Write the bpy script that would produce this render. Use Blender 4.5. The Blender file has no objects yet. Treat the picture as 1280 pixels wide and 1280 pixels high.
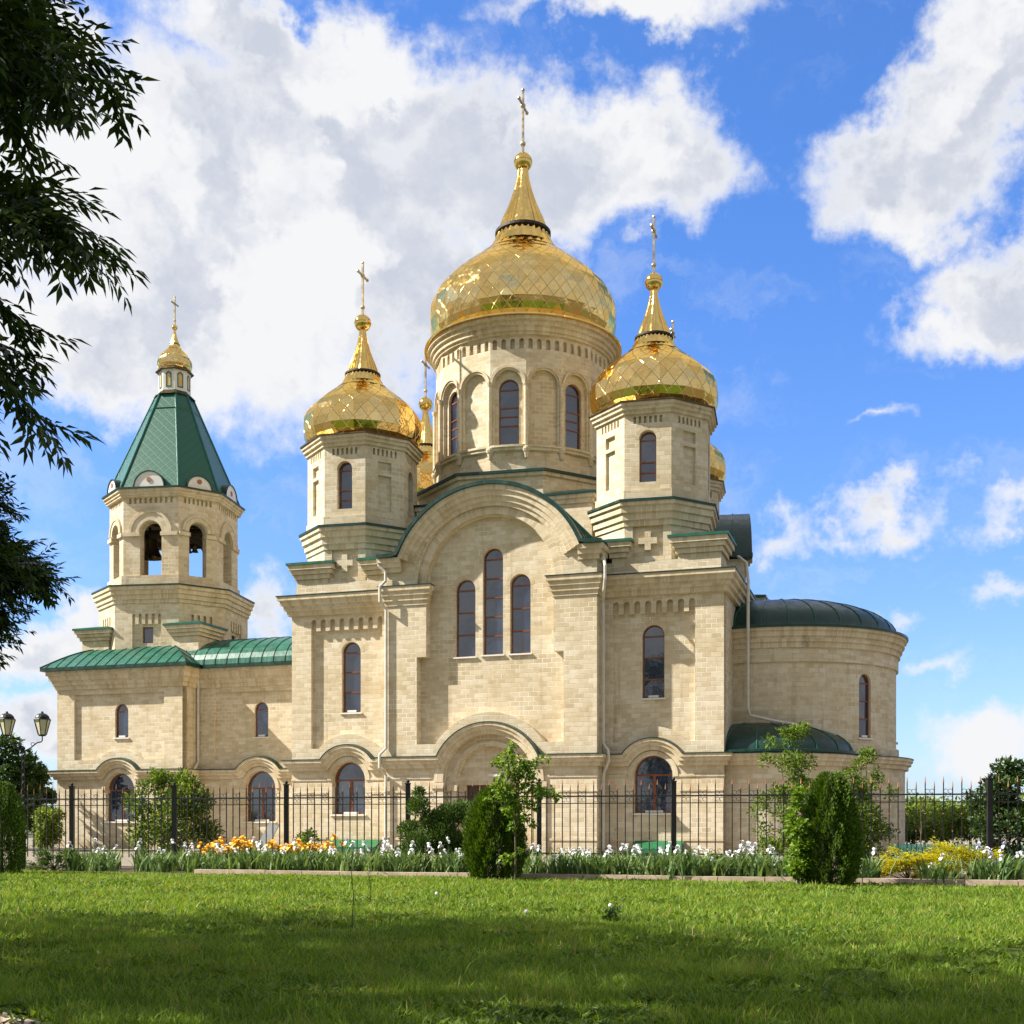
import bpy, math, random
import numpy as np
from mathutils import Vector, Matrix
from mathutils.geometry import tessellate_polygon
random.seed(7); rng = np.random.default_rng(7)
R = math.radians; PI = math.pi; cos = math.cos; sin = math.sin; sqrt = math.sqrt
scene = bpy.context.scene; COL = scene.collection

# ------------------------------------------------------------------ camera
EYE = 1.3
cd = bpy.data.cameras.new("camera"); cam = bpy.data.objects.new("camera", cd); COL.objects.link(cam)
cam.location = (0, 0, EYE); cam.rotation_euler = (R(90), 0, 0)
cd.sensor_width = 36; cd.lens = 36 * 1500 / 1280; cd.shift_y = 390 / 1280; cd.clip_end = 4000; cd.clip_start = 0.1
scene.camera = cam
F, HOR = 1500.0, 1030.0

# ------------------------------------------------------------------ light and exposure
SUN_AZ, SUN_EL = R(183), R(41.5)
SUN = Vector((cos(SUN_AZ) * cos(SUN_EL), sin(SUN_AZ) * cos(SUN_EL), sin(SUN_EL)))
ld = bpy.data.lights.new("sun", 'SUN'); ld.energy = 5.0; ld.angle = R(0.55); ld.color = (1.0, 0.945, 0.85)
sun = bpy.data.objects.new("sun", ld); COL.objects.link(sun)
sun.rotation_euler = SUN.to_track_quat('Z', 'Y').to_euler(); sun.location = (-40, -5, 50)
scene.view_settings.view_transform = 'Standard'; scene.view_settings.look = 'None'
scene.view_settings.exposure = 1.0; scene.view_settings.gamma = 1
SKY_STRENGTH = 0.12
scene.cycles.max_bounces = 8; scene.cycles.diffuse_bounces = 3; scene.cycles.glossy_bounces = 5
scene.cycles.sample_clamp_indirect = 6.0; scene.cycles.transparent_max_bounces = 12

# ------------------------------------------------------------------ node helpers
class NT:
    def __init__(s, tree): s.t = tree; s.n = tree.nodes; s.l = tree.links
    def add(s, typ, ins=None, **kw):
        nd = s.n.new(typ)
        for k, v in kw.items(): setattr(nd, k, v)
        for k, v in (ins or {}).items(): s.put(nd.inputs[k], v)
        return nd
    def put(s, sock, v):
        if hasattr(v, 'is_output'): s.l.new(v, sock)
        elif hasattr(v, 'outputs'): s.l.new(v.outputs[0], sock)
        else: sock.default_value = v
    def math(s, op, a, b=None, c=None, clamp=False):
        nd = s.n.new('ShaderNodeMath'); nd.operation = op; nd.use_clamp = clamp
        for i, v in enumerate((a, b, c)):
            if v is not None: s.put(nd.inputs[i], v)
        return nd.outputs[0]
    def vmath(s, op, a, b=None, scale=None):
        nd = s.n.new('ShaderNodeVectorMath'); nd.operation = op
        s.put(nd.inputs[0], a)
        if b is not None: s.put(nd.inputs[1], b)
        if scale is not None: s.put(nd.inputs['Scale'], scale)
        return nd.outputs['Value'] if op in ('LENGTH', 'DOT_PRODUCT', 'DISTANCE') else nd.outputs[0]
    def smooth(s, v, a, b, lo=0.0, hi=1.0):
        nd = s.n.new('ShaderNodeMapRange'); nd.interpolation_type = 'SMOOTHSTEP'
        s.put(nd.inputs[0], v)
        for i, x in enumerate((a, b, lo, hi)): nd.inputs[i + 1].default_value = x
        return nd.outputs[0]
    def mix(s, f, a, b, blend='MIX'):
        nd = s.n.new('ShaderNodeMix'); nd.data_type = 'RGBA'; nd.blend_type = blend
        s.put(nd.inputs[0], f); s.put(nd.inputs[6], a); s.put(nd.inputs[7], b)
        return nd.outputs[2]
    def noise(s, vec, scale, detail=4, rough=0.55, out=0, dist=0.0):
        nd = s.add('ShaderNodeTexNoise', {'Scale': scale, 'Detail': detail, 'Roughness': rough, 'Distortion': dist})
        if vec is not None: s.put(nd.inputs['Vector'], vec)
        return nd.outputs[out]
    def ramp(s, f, stops):
        nd = s.n.new('ShaderNodeValToRGB'); s.put(nd.inputs[0], f); e = nd.color_ramp.elements
        while len(e) < len(stops): e.new(0.5)
        for x, (p, c) in zip(e, stops): x.position = p; x.color = (*c, 1)
        return nd.outputs[0]

# ------------------------------------------------------------------ sky: nishita air with cumulus clouds placed by direction
def pxdir(px, py):
    return Vector(((px - 640) / F, 1, (HOR - py) / F)).normalized()
world = bpy.data.worlds.new("World"); scene.world = world; world.use_nodes = True
W = NT(world.node_tree); W.n.clear()
wout = W.add('ShaderNodeOutputWorld'); bg = W.add('ShaderNodeBackground', {'Strength': SKY_STRENGTH}); W.l.new(bg.outputs[0], wout.inputs[0])
sky = W.add('ShaderNodeTexSky', sky_type='NISHITA', sun_disc=False, sun_elevation=SUN_EL, sun_rotation=R(90) - SUN_AZ,
            altitude=100, air_density=1.0, dust_density=0.6, ozone_density=2.2)
D = W.add('ShaderNodeTexCoord').outputs['Generated']; zc = W.add('ShaderNodeSeparateXYZ', {'Vector': D}).outputs['Z']
nw = W.noise(D, 9, 6, 0.6, out=1); nw2 = W.noise(D, 38, 5, 0.6, out=1)
w1 = W.vmath('SCALE', W.vmath('SUBTRACT', nw, (0.5, 0.5, 0.5)), scale=0.13)
w2 = W.vmath('SCALE', W.vmath('SUBTRACT', nw2, (0.5, 0.5, 0.5)), scale=0.035)
DW = W.vmath('ADD', W.vmath('ADD', D, w1), w2)
BLOBS = [(330, 300, 330, 210, 1.1), (640, 215, 210, 105, 1.05), (800, 205, 150, 95, 1.05), (150, 440, 210, 100, 1.0), (430, 110, 200, 90, 1.0),
         (330, 40, 190, 55, .85), (770, 4, 185, 44, .98), (1165, 215, 150, 85, 1.0), (1240, 90, 85, 120, 1.0), (1255, 370, 95, 75, 1.05),
         (1215, 400, 110, 45, 1.0), (1130, 638, 74, 30, 1.0), (962, 680, 52, 24, .95), (1060, 652, 60, 18, .9),
         (1225, 925, 92, 38, 1.0), (1140, 752, 30, 11, .9), (1090, 532, 44, 9, .85), (45, 800, 130, 50, 1.0), (330, 775, 70, 42, 1.0),
         (40, 905, 130, 55, .95), (1270, 660, 40, 22, 1.0), (-150, 250, 300, 260, 1.0), (1480, 330, 160, 120, 1.0), (560, 400, 150, 80, .8),
         (1180, 840, 60, 22, .8), (1260, 740, 60, 25, .9), (40, 90, 120, 90, .9), (500, -620, 900, 380, 1.15), (1300, -560, 500, 300, 1.1), (-400, -480, 500, 330, 1.1), (760, -1500, 1300, 620, 1.2)]
dens = None
for px, py, rx, ry, k in BLOBS:
    d0 = pxdir(px, py); s = d0.y
    mp = W.add('ShaderNodeMapping', vector_type='TEXTURE')
    W.put(mp.inputs['Vector'], DW); mp.inputs['Location'].default_value = d0
    mp.inputs['Rotation'].default_value = (math.asin(d0.z), 0, -math.atan2(d0.x, d0.y))
    mp.inputs['Scale'].default_value = (rx / F * s * 1.05, 0.5, ry / F * s * 1.05)
    v = W.math('SUBTRACT', k, W.vmath('LENGTH', mp.outputs[0]))
    v = W.math('MULTIPLY', v, min(1.0, 2.2 * sqrt(rx * ry) / 230))
    dens = v if dens is None else W.math('SMOOTH_MAX', dens, v, 0.12)
# the rest of the sky, away from the photographed part
wide = W.math('SUBTRACT', W.noise(W.vmath('MULTIPLY', DW, (1, 1, 1.8)), 2.6, 5, 0.55), W.smooth(zc, 0.6, 0.85, 0.30, 0.12))
away = W.smooth(W.vmath('DOT_PRODUCT', D, tuple(pxdir(640, 500))), 0.78, 0.6)
dens = W.math('MAXIMUM', dens, W.math('SUBTRACT', W.math('MULTIPLY', wide, 2.2), W.math('MULTIPLY', W.math('SUBTRACT', 1.0, away), 3)))
fb = W.math('SUBTRACT', W.noise(D, 21, 8, 0.62), 0.5)
fb2 = W.math('SUBTRACT', W.noise(D, 75, 6, 0.65), 0.5)
dn = W.math('ADD', dens, W.math('ADD', W.math('MULTIPLY', fb, 0.78), W.math('MULTIPLY', fb2, 0.24)))
cover = W.smooth(dn, -0.09, 0.40)
# thin high veil
veil = W.math('MULTIPLY', W.smooth(W.noise(W.vmath('MULTIPLY', DW, (1, 1, 2.4)), 7, 7, 0.62), 0.50, 0.78), 0.26)
cover = W.math('MAXIMUM', cover, veil)
shA = W.noise(DW, 6, 4, 0.5); off = W.vmath('ADD', DW, tuple(SUN * 0.045))
relief = W.math('MULTIPLY', W.math('SUBTRACT', shA, W.noise(off, 6, 4, 0.5)), 2.2)
grey = W.math('MULTIPLY', W.smooth(dn, 0.14, 0.60), W.smooth(W.math('ADD', shA, relief), 0.72, 0.38))
grey = W.math('MULTIPLY', grey, W.math('ADD', 0.88, W.math('ADD', W.math('MULTIPLY', fb, 1.3), W.math('MULTIPLY', fb2, 0.5))), clamp=True)
ccol = W.mix(grey, (3.85, 3.88, 3.96, 1), (2.55, 2.72, 3.14, 1))
ccol = W.mix(W.math('MULTIPLY', away, 0.85), ccol, W.mix(1.0, ccol, (0.62, 0.62, 0.62, 1), 'MULTIPLY'))
skycol = W.mix(1.0, sky.outputs[0], W.mix(W.smooth(zc, 0.0, 0.5), (0.56, 0.65, 0.88, 1), (0.43, 0.70, 1.10, 1)), 'MULTIPLY')
W.put(bg.inputs['Color'], W.mix(cover, skycol, ccol))
# ------------------------------------------------------------------ materials
def new_mat(name):
    m = bpy.data.materials.new(name); m.use_nodes = True
    t = NT(m.node_tree); t.n.clear()
    out = t.add('ShaderNodeOutputMaterial'); p = t.add('ShaderNodeBsdfPrincipled'); t.l.new(p.outputs[0], out.inputs[0])
    t.out = out; t.p = p
    return m, t
M = {}
def plain(name, col, rough=0.5, metal=0.0, var=0.15, scale=3.0, bump=0.0, bscale=40, spec=0.5):
    m, t = new_mat(name)
    co = t.add('ShaderNodeTexCoord').outputs['Object']
    n = t.noise(co, scale, 6, 0.6)
    f = t.smooth(n, 0.3, 0.7)
    t.put(t.p.inputs['Base Color'], t.mix(f, tuple(c * (1 - var) for c in col) + (1,), tuple(min(1, c * (1 + var)) for c in col) + (1,)))
    t.put(t.p.inputs['Roughness'], t.smooth(n, 0.2, 0.8, max(0.02, rough - 0.08), min(1, rough + 0.1)))
    t.p.inputs['Metallic'].default_value = metal; t.p.inputs['Specular IOR Level'].default_value = spec
    if bump:
        b = t.add('ShaderNodeBump', {'Strength': 0.6, 'Distance': bump, 'Height': t.noise(co, bscale, 4)}); t.put(t.p.inputs['Normal'], b)
    M[name] = m
    return m

def stone_mat(name, w=0.40, h=0.195, tint=(1, 1, 1), mortar=0.013, soot=0.0):
    m, t = new_mat(name)
    uv = t.add('ShaderNodeUVMap', uv_map='UVMap').outputs[0]
    co = t.add('ShaderNodeTexCoord').outputs['Object']
    jig = t.vmath('SCALE', t.vmath('SUBTRACT', t.noise(co, 6, 3, out=1), (0.5, 0.5, 0.5)), scale=0.02)
    uvj = t.vmath('ADD', uv, jig)
    br = t.add('ShaderNodeTexBrick', {'Vector': uvj, 'Scale': 1.0, 'Mortar Size': mortar, 'Mortar Smooth': 0.35, 'Bias': 0.0, 'Brick Width': w, 'Row Height': h})
    br.offset = 0.5; br.inputs['Color1'].default_value = (0, 0, 0, 1); br.inputs['Color2'].default_value = (1, 1, 1, 1)
    tone = t.add('ShaderNodeSeparateColor', {'Color': br.outputs['Color']}).outputs[0]
    big = t.noise(co, 0.35, 5, 0.6); mid = t.noise(co, 2.6, 6, 0.65); fine = t.noise(co, 34, 4, 0.6)
    k = t.math('ADD', t.math('MULTIPLY', tone, 0.29), t.math('ADD', t.math('MULTIPLY', mid, 0.46), t.math('MULTIPLY', fine, 0.25)))
    T = lambda c: tuple(a * b for a, b in zip(c, tint))
    stone = t.ramp(k, [(0.20, T((0.47, 0.38, 0.245))), (0.45, T((0.62, 0.525, 0.365))), (0.70, T((0.74, 0.665, 0.52))), (0.92, T((0.69, 0.60, 0.435)))])
    stone = t.mix(t.smooth(big, 0.35, 0.7), stone, t.mix(1.0, stone, (0.90, 0.86, 0.78, 1), 'MULTIPLY'))
    # lime in the joints: strong in places, faint elsewhere
    vis = t.smooth(t.noise(co, 0.9, 5, 0.65), 0.42, 0.62, 0.12, 1.0)
    fm = t.math('MULTIPLY', br.outputs['Fac'], vis)
    col = t.mix(fm, stone, (0.80, 0.74, 0.62, 1))
    thin = t.smooth(t.noise(co, 1.4, 6, 0.7), 0.62, 0.75)          # smeared lime patches
    col = t.mix(t.math('MULTIPLY', thin, 0.35), col, (0.77, 0.70, 0.57, 1))
    # rain streaks
    st = t.noise(t.vmath('MULTIPLY', co, (3.2, 3.2, 0.22)), 1.0, 5, 0.65)
    col = t.mix(t.smooth(st, 0.56, 0.78, 0, 0.55), col, t.mix(1.0, col, (0.58, 0.52, 0.43, 1), 'MULTIPLY'))
    zz = t.add('ShaderNodeSeparateXYZ', {'Vector': co}).outputs['Z']
    damp = t.math('MULTIPLY', t.smooth(zz, 1.1, 0.0), t.smooth(t.noise(co, 1.1, 5, 0.6), 0.30, 0.62, 0.0, 0.6))
    col = t.mix(damp, col, t.mix(1.0, col, (0.62, 0.56, 0.46, 1), 'MULTIPLY'))
    if soot: col = t.mix(t.smooth(t.noise(t.vmath('MULTIPLY', co, (1, 1, 0.5)), 0.85, 6, 0.65), 0.60, 0.74, 0, soot), col, (0.13, 0.10, 0.065, 1))
    t.put(t.p.inputs['Base Color'], col)
    t.p.inputs['Roughness'].default_value = 0.9; t.p.inputs['Specular IOR Level'].default_value = 0.25
    hgt = t.math('SUBTRACT', t.math('ADD', t.math('MULTIPLY', fine, 0.30), t.math('MULTIPLY', tone, 0.25)), t.math('MULTIPLY', br.outputs['Fac'], 0.8))
    b = t.add('ShaderNodeBump', {'Strength': 0.55, 'Distance': 0.022, 'Height': hgt}); t.put(t.p.inputs['Normal'], b)
    M[name] = m
stone_mat('stone'); stone_mat('stone_trim', 0.19, 0.6, (1.0, 0.985, 0.96), 0.010, 0.55)

def metal_roof(name, col):
    m, t = new_mat(name)
    co = t.add('ShaderNodeTexCoord').outputs['Object']
    n = t.noise(co, 1.2, 5, 0.6); f2 = t.noise(co, 14, 4, 0.6)
    c = t.mix(t.smooth(n, 0.3, 0.7), tuple(x * 0.8 for x in col) + (1,), tuple(x * 1.25 for x in col) + (1,))
    c = t.mix(t.smooth(f2, 0.55, 0.85, 0, 0.3), c, (0.12, 0.2, 0.16, 1))
    sk = t.noise(t.vmath('MULTIPLY', co, (3.5, 3.5, 0.5)), 1.0, 6, 0.7)
    c = t.mix(t.smooth(sk, 0.52, 0.78, 0, 0.4), c, tuple(x * 1.6 + k * 0.012 for k, x in zip((.7, 1.3, 1.0), col)) + (1,))
    t.put(t.p.inputs['Base Color'], c)
    t.put(t.p.inputs['Roughness'], t.smooth(sk, 0.3, 0.75, 0.26, 0.52))
    b = t.add('ShaderNodeBump', {'Strength': 0.35, 'Distance': 0.03, 'Height': t.noise(co, 2.2, 3)}); t.put(t.p.inputs['Normal'], b)
    M[name] = m
metal_roof('green_metal', (0.012, 0.105, 0.068))
metal_roof('green_trim', (0.0035, 0.034, 0.025))

def shingle_mat():
    m, t = new_mat('green_shingle')
    uv = t.add('ShaderNodeUVMap', uv_map='UVMap').outputs[0]
    s = t.add('ShaderNodeSeparateXYZ', {'Vector': uv}); a, b = s.outputs[0], s.outputs[1]
    p = t.math('MULTIPLY', t.math('ADD', a, b), 1.9); q = t.math('MULTIPLY', t.math('SUBTRACT', a, b), 1.9)
    fp, fq = t.math('FRACT', p), t.math('FRACT', q)
    line = t.math('MINIMUM', t.math('MINIMUM', fp, t.math('SUBTRACT', 1, fp)), t.math('MINIMUM', fq, t.math('SUBTRACT', 1, fq)))
    ln = t.smooth(line, 0.0, 0.07, 1, 0)
    t.put(t.p.inputs['Base Color'], t.mix(ln, (0.013, 0.105, 0.066, 1), (0.008, 0.068, 0.045, 1)))
    t.p.inputs['Roughness'].default_value = 0.36
    h = t.math('ADD', t.math('MULTIPLY', t.math('MAXIMUM', fp, fq), 0.7), t.math('MULTIPLY', ln, -0.5))
    bb = t.add('ShaderNodeBump', {'Strength': 0.45, 'Distance': 0.025, 'Height': h}); t.put(t.p.inputs['Normal'], bb)
    M['green_shingle'] = m
shingle_mat()

def gold_mat(name, tiled):
    m, t = new_mat(name)
    co = t.add('ShaderNodeTexCoord').outputs['Object']
    t.p.inputs['Metallic'].default_value = 1.0; t.p.inputs['Specular Tint'].default_value = (1.0, 0.78, 0.42, 1)
    wav = t.math('ADD', t.noise(co, 1.5, 3, 0.5), t.math('MULTIPLY', t.noise(co, 5.0, 3, 0.5), 0.22))
    if tiled:
        uv = t.add('ShaderNodeUVMap', uv_map='UVMap').outputs[0]
        s = t.add('ShaderNodeSeparateXYZ', {'Vector': uv}); a, b = s.outputs[0], s.outputs[1]
        p, q = t.math('ADD', a, b), t.math('SUBTRACT', a, b)
        fp, fq = t.math('FRACT', p), t.math('FRACT', q)
        cell = t.add('ShaderNodeCombineXYZ', {'X': t.math('FLOOR', p), 'Y': t.math('FLOOR', q)}).outputs[0]
        wn = t.add('ShaderNodeTexWhiteNoise', {'Vector': cell}, noise_dimensions='2D')
        sc = t.add('ShaderNodeSeparateColor', {'Color': wn.outputs['Color']})
        c1 = t.math('SUBTRACT', sc.outputs[0], 0.5); c2 = t.math('SUBTRACT', sc.outputs[1], 0.5)
        line = t.math('MINIMUM', t.math('MINIMUM', fp, t.math('SUBTRACT', 1, fp)), t.math('MINIMUM', fq, t.math('SUBTRACT', 1, fq)))
        ln = t.smooth(line, 0.0, 0.030, 1, 0)
        h = t.math('ADD', t.math('MULTIPLY', fp, c1), t.math('MULTIPLY', fq, c2))
        h = t.math('ADD', h, t.math('ADD', t.math('MULTIPLY', ln, -0.25), t.math('MULTIPLY', wav, 1.0)))
        t.put(t.p.inputs['Base Color'], t.mix(t.math('MULTIPLY', ln, 0.75), t.mix(sc.outputs[2], (0.87, 0.575, 0.19, 1), (0.95, 0.70, 0.295, 1)), (0.26, 0.15, 0.035, 1)))
        bb = t.add('ShaderNodeBump', {'Strength': 1.0, 'Distance': 0.028, 'Height': h})
    else:
        t.p.inputs['Base Color'].default_value = (0.92, 0.63, 0.21, 1)
        bb = t.add('ShaderNodeBump', {'Strength': 0.7, 'Distance': 0.02, 'Height': wav})
    t.put(t.p.inputs['Normal'], bb)
    t.put(t.p.inputs['Roughness'], t.math('ADD', t.smooth(t.noise(co, 5, 3), 0.3, 0.7, 0.05, 0.11), t.smooth(t.noise(co, 0.9, 5, 0.65), 0.56, 0.72, 0.0, 0.16)))
    M[name] = m
gold_mat('gold_tile', True); gold_mat('gold', False)

def glass_mat():
    m, t = new_mat('window_glass')
    co = t.add('ShaderNodeTexCoord').outputs['Object']
    t.put(t.p.inputs['Base Color'], t.mix(t.smooth(t.noise(co, 0.9, 3), 0.35, 0.65), (0.010, 0.018, 0.042, 1), (0.026, 0.040, 0.075, 1)))
    t.p.inputs['Roughness'].default_value = 0.04; t.p.inputs['IOR'].default_value = 1.8; t.p.inputs['Specular IOR Level'].default_value = 0.9
    b = t.add('ShaderNodeBump', {'Strength': 0.25, 'Distance': 0.02, 'Height': t.noise(co, 1.4, 2)}); t.put(t.p.inputs['Normal'], b)
    M['window_glass'] = m
glass_mat()
plain('frame_brown', (0.20, 0.062, 0.022), 0.35, var=0.2)
plain('door_brown', (0.085, 0.042, 0.026), 0.45, var=0.25)
plain('white_paint', (0.74, 0.73, 0.69), 0.45, var=0.06)
plain('pipe_paint', (0.60, 0.57, 0.50), 0.4, var=0.1)
plain('lantern_ochre', (0.62, 0.43, 0.16), 0.5, var=0.1)
plain('rust_orange', (0.36, 0.15, 0.06), 0.55, var=0.25)
plain('bronze', (0.12, 0.085, 0.04), 0.38, 0.9, var=0.3)
plain('cross_metal', (0.52, 0.42, 0.25), 0.35, 0.85, var=0.25)
plain('black_iron', (0.016, 0.016, 0.018), 0.42, 0.2, var=0.3)
plain('copper', (0.44, 0.19, 0.09), 0.45, 0.5, var=0.25)
plain('lamp_glass', (0.78, 0.68, 0.50), 0.3, var=0.1)
plain('belfry_wood', (0.06, 0.042, 0.028), 0.8, var=0.3)
plain('board_grey', (0.42, 0.43, 0.41), 0.6, var=0.15)
plain('canopy_green', (0.018, 0.13, 0.05), 0.5, var=0.15)
plain('sheet_green', (0.018, 0.10, 0.075), 0.45, var=0.2)
plain('dark_ring', (0.02, 0.016, 0.012), 0.6, var=0.3)
plain('bark', (0.10, 0.075, 0.05), 0.9, var=0.4, scale=9, bump=0.02, bscale=30)
plain('bark_dark', (0.045, 0.036, 0.028), 0.9, var=0.4, scale=9, bump=0.02, bscale=30)
plain('kerb_stone', (0.50, 0.375, 0.29), 0.85, var=0.2, scale=5, bump=0.006, bscale=60)
plain('soil', (0.075, 0.05, 0.032), 0.95, var=0.4, scale=6, bump=0.03, bscale=18)
plain('yard_paving', (0.22, 0.19, 0.14), 0.9, var=0.15, scale=2, bump=0.006, bscale=50)
plain('path_paving', (0.42, 0.36, 0.29), 0.9, var=0.2, scale=4, bump=0.006, bscale=50)
plain('petal_orange', (0.92, 0.47, 0.03), 0.6, var=0.2, scale=20)
plain('petal_white', (0.80, 0.79, 0.80), 0.6, var=0.08, scale=20)
plain('petal_lilac', (0.62, 0.60, 0.78), 0.6, var=0.08, scale=20)

def leaf_mat(name, dark, light, trans=0.35, rough=0.5):
    m, t = new_mat(name)
    g = t.add('ShaderNodeNewGeometry').outputs['Random Per Island']
    co = t.add('ShaderNodeTexCoord').outputs['Object']
    f = t.math('ADD', t.math('MULTIPLY', g, 0.6), t.math('MULTIPLY', t.noise(co, 2.2, 4), 0.4))
    c = t.mix(t.smooth(f, 0.15, 0.85), dark + (1,), light + (1,))
    t.put(t.p.inputs['Base Color'], c); t.p.inputs['Roughness'].default_value = rough; t.p.inputs['Specular IOR Level'].default_value = 0.35
    tr = t.add('ShaderNodeBsdfTranslucent', {'Color': t.mix(1.0, c, (1.25, 1.15, 0.5, 1), 'MULTIPLY')})
    ms = t.add('ShaderNodeMixShader', {0: trans, 1: t.p.outputs[0], 2: tr.outputs[0]})
    t.l.new(ms.outputs[0], t.out.inputs[0]); M[name] = m
leaf_mat('leaf_ash', (0.012, 0.028, 0.006), (0.068, 0.118, 0.022), 0.30)
leaf_mat('leaf_tree', (0.020, 0.050, 0.010), (0.060, 0.115, 0.022), 0.3)
leaf_mat('leaf_fresh', (0.085, 0.18, 0.018), (0.24, 0.36, 0.035), 0.4)
leaf_mat('leaf_bush', (0.050, 0.110, 0.014), (0.200, 0.290, 0.036), 0.38)
leaf_mat('leaf_far', (0.085, 0.150, 0.020), (0.260, 0.340, 0.050), 0.4)
leaf_mat('leaf_thuja', (0.026, 0.074, 0.006), (0.150, 0.240, 0.018), 0.25, 0.7)
leaf_mat('leaf_thuja_gold', (0.13, 0.19, 0.012), (0.36, 0.40, 0.035), 0.25, 0.7)
leaf_mat('leaf_juniper', (0.034, 0.082, 0.018), (0.140, 0.220, 0.040), 0.2, 0.7)
leaf_mat('leaf_juniper_gold', (0.30, 0.33, 0.012), (0.76, 0.66, 0.035), 0.35, 0.7)
leaf_mat('leaf_iris', (0.060, 0.130, 0.036), (0.220, 0.320, 0.120), 0.3, 0.45)
def grass_mat():
    m, t = new_mat('grass_blade'); g = t.add('ShaderNodeNewGeometry').outputs['Random Per Island']; co = t.add('ShaderNodeTexCoord').outputs['Object']
    f = t.math('ADD', t.math('MULTIPLY', g, 0.40), t.math('ADD', t.math('MULTIPLY', t.noise(co, 0.55, 5, 0.6), 0.55), t.math('MULTIPLY', t.noise(co, 4.5, 4, 0.6), 0.45)))
    c = t.ramp(f, [(0.40, (0.058, 0.118, 0.012)), (0.60, (0.130, 0.238, 0.024)), (0.80, (0.255, 0.370, 0.040)), (1.0, (0.36, 0.42, 0.07))])
    dry = t.math('MULTIPLY', t.smooth(g, 0.86, 0.90), t.smooth(t.noise(co, 1.1, 4, 0.6), 0.42, 0.6))
    c = t.mix(dry, c, (0.40, 0.31, 0.13, 1)); t.put(t.p.inputs['Base Color'], c); t.p.inputs['Roughness'].default_value = 0.6; t.p.inputs['Specular IOR Level'].default_value = 0.3
    tr = t.add('ShaderNodeBsdfTranslucent', {'Color': t.mix(1.0, c, (1.25, 1.15, 0.5, 1), 'MULTIPLY')})
    ms = t.add('ShaderNodeMixShader', {0: 0.4, 1: t.p.outputs[0], 2: tr.outputs[0]}); t.l.new(ms.outputs[0], t.out.inputs[0]); M['grass_blade'] = m
grass_mat()
def ground_mat():
    m, t = new_mat('lawn_ground')
    co = t.add('ShaderNodeTexCoord').outputs['Object']
    n1 = t.noise(co, 0.5, 6, 0.65); n2 = t.noise(co, 7, 6, 0.7)
    g = t.mix(t.smooth(n2, 0.3, 0.7), (0.030, 0.062, 0.008, 1), (0.085, 0.135, 0.018, 1))
    c = t.mix(t.smooth(n1, 0.56, 0.70, 0, 0.75), g, (0.13, 0.085, 0.045, 1))
    t.put(t.p.inputs['Base Color'], c); t.p.inputs['Roughness'].default_value = 1.0; t.p.inputs['Specular IOR Level'].default_value = 0.1
    b = t.add('ShaderNodeBump', {'Strength': 0.8, 'Distance': 0.05, 'Height': n2}); t.put(t.p.inputs['Normal'], b)
    M['lawn_ground'] = m
    m, t = new_mat('far_ground'); co = t.add('ShaderNodeTexCoord').outputs['Object']
    c = t.mix(t.smooth(t.noise(co, 0.03, 5, 0.6), 0.40, 0.60), (0.095, 0.07, 0.042, 1), (0.04, 0.058, 0.02, 1))
    t.put(t.p.inputs['Base Color'], c); t.p.inputs['Roughness'].default_value = 1.0; M['far_ground'] = m
ground_mat()

# ------------------------------------------------------------------ object helpers
def tag(o, label=None, cat=None, group=None, kind=None):
    for k, v in (('label', label), ('category', cat), ('group', group), ('kind', kind)):
        if v: o[k] = v
    return o
def empty(name, loc=(0, 0, 0), rz=0.0):
    o = bpy.data.objects.new(name, None); COL.objects.link(o); o.location = loc; o.rotation_euler = (0, 0, rz); o.empty_display_size = 0.3
    return o
def copy_tree(o, parent=None):
    c = o.copy(); COL.objects.link(c)
    if parent is not None: c.parent = parent
    for ch in list(o.children): copy_tree(ch, c)
    return c

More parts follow.
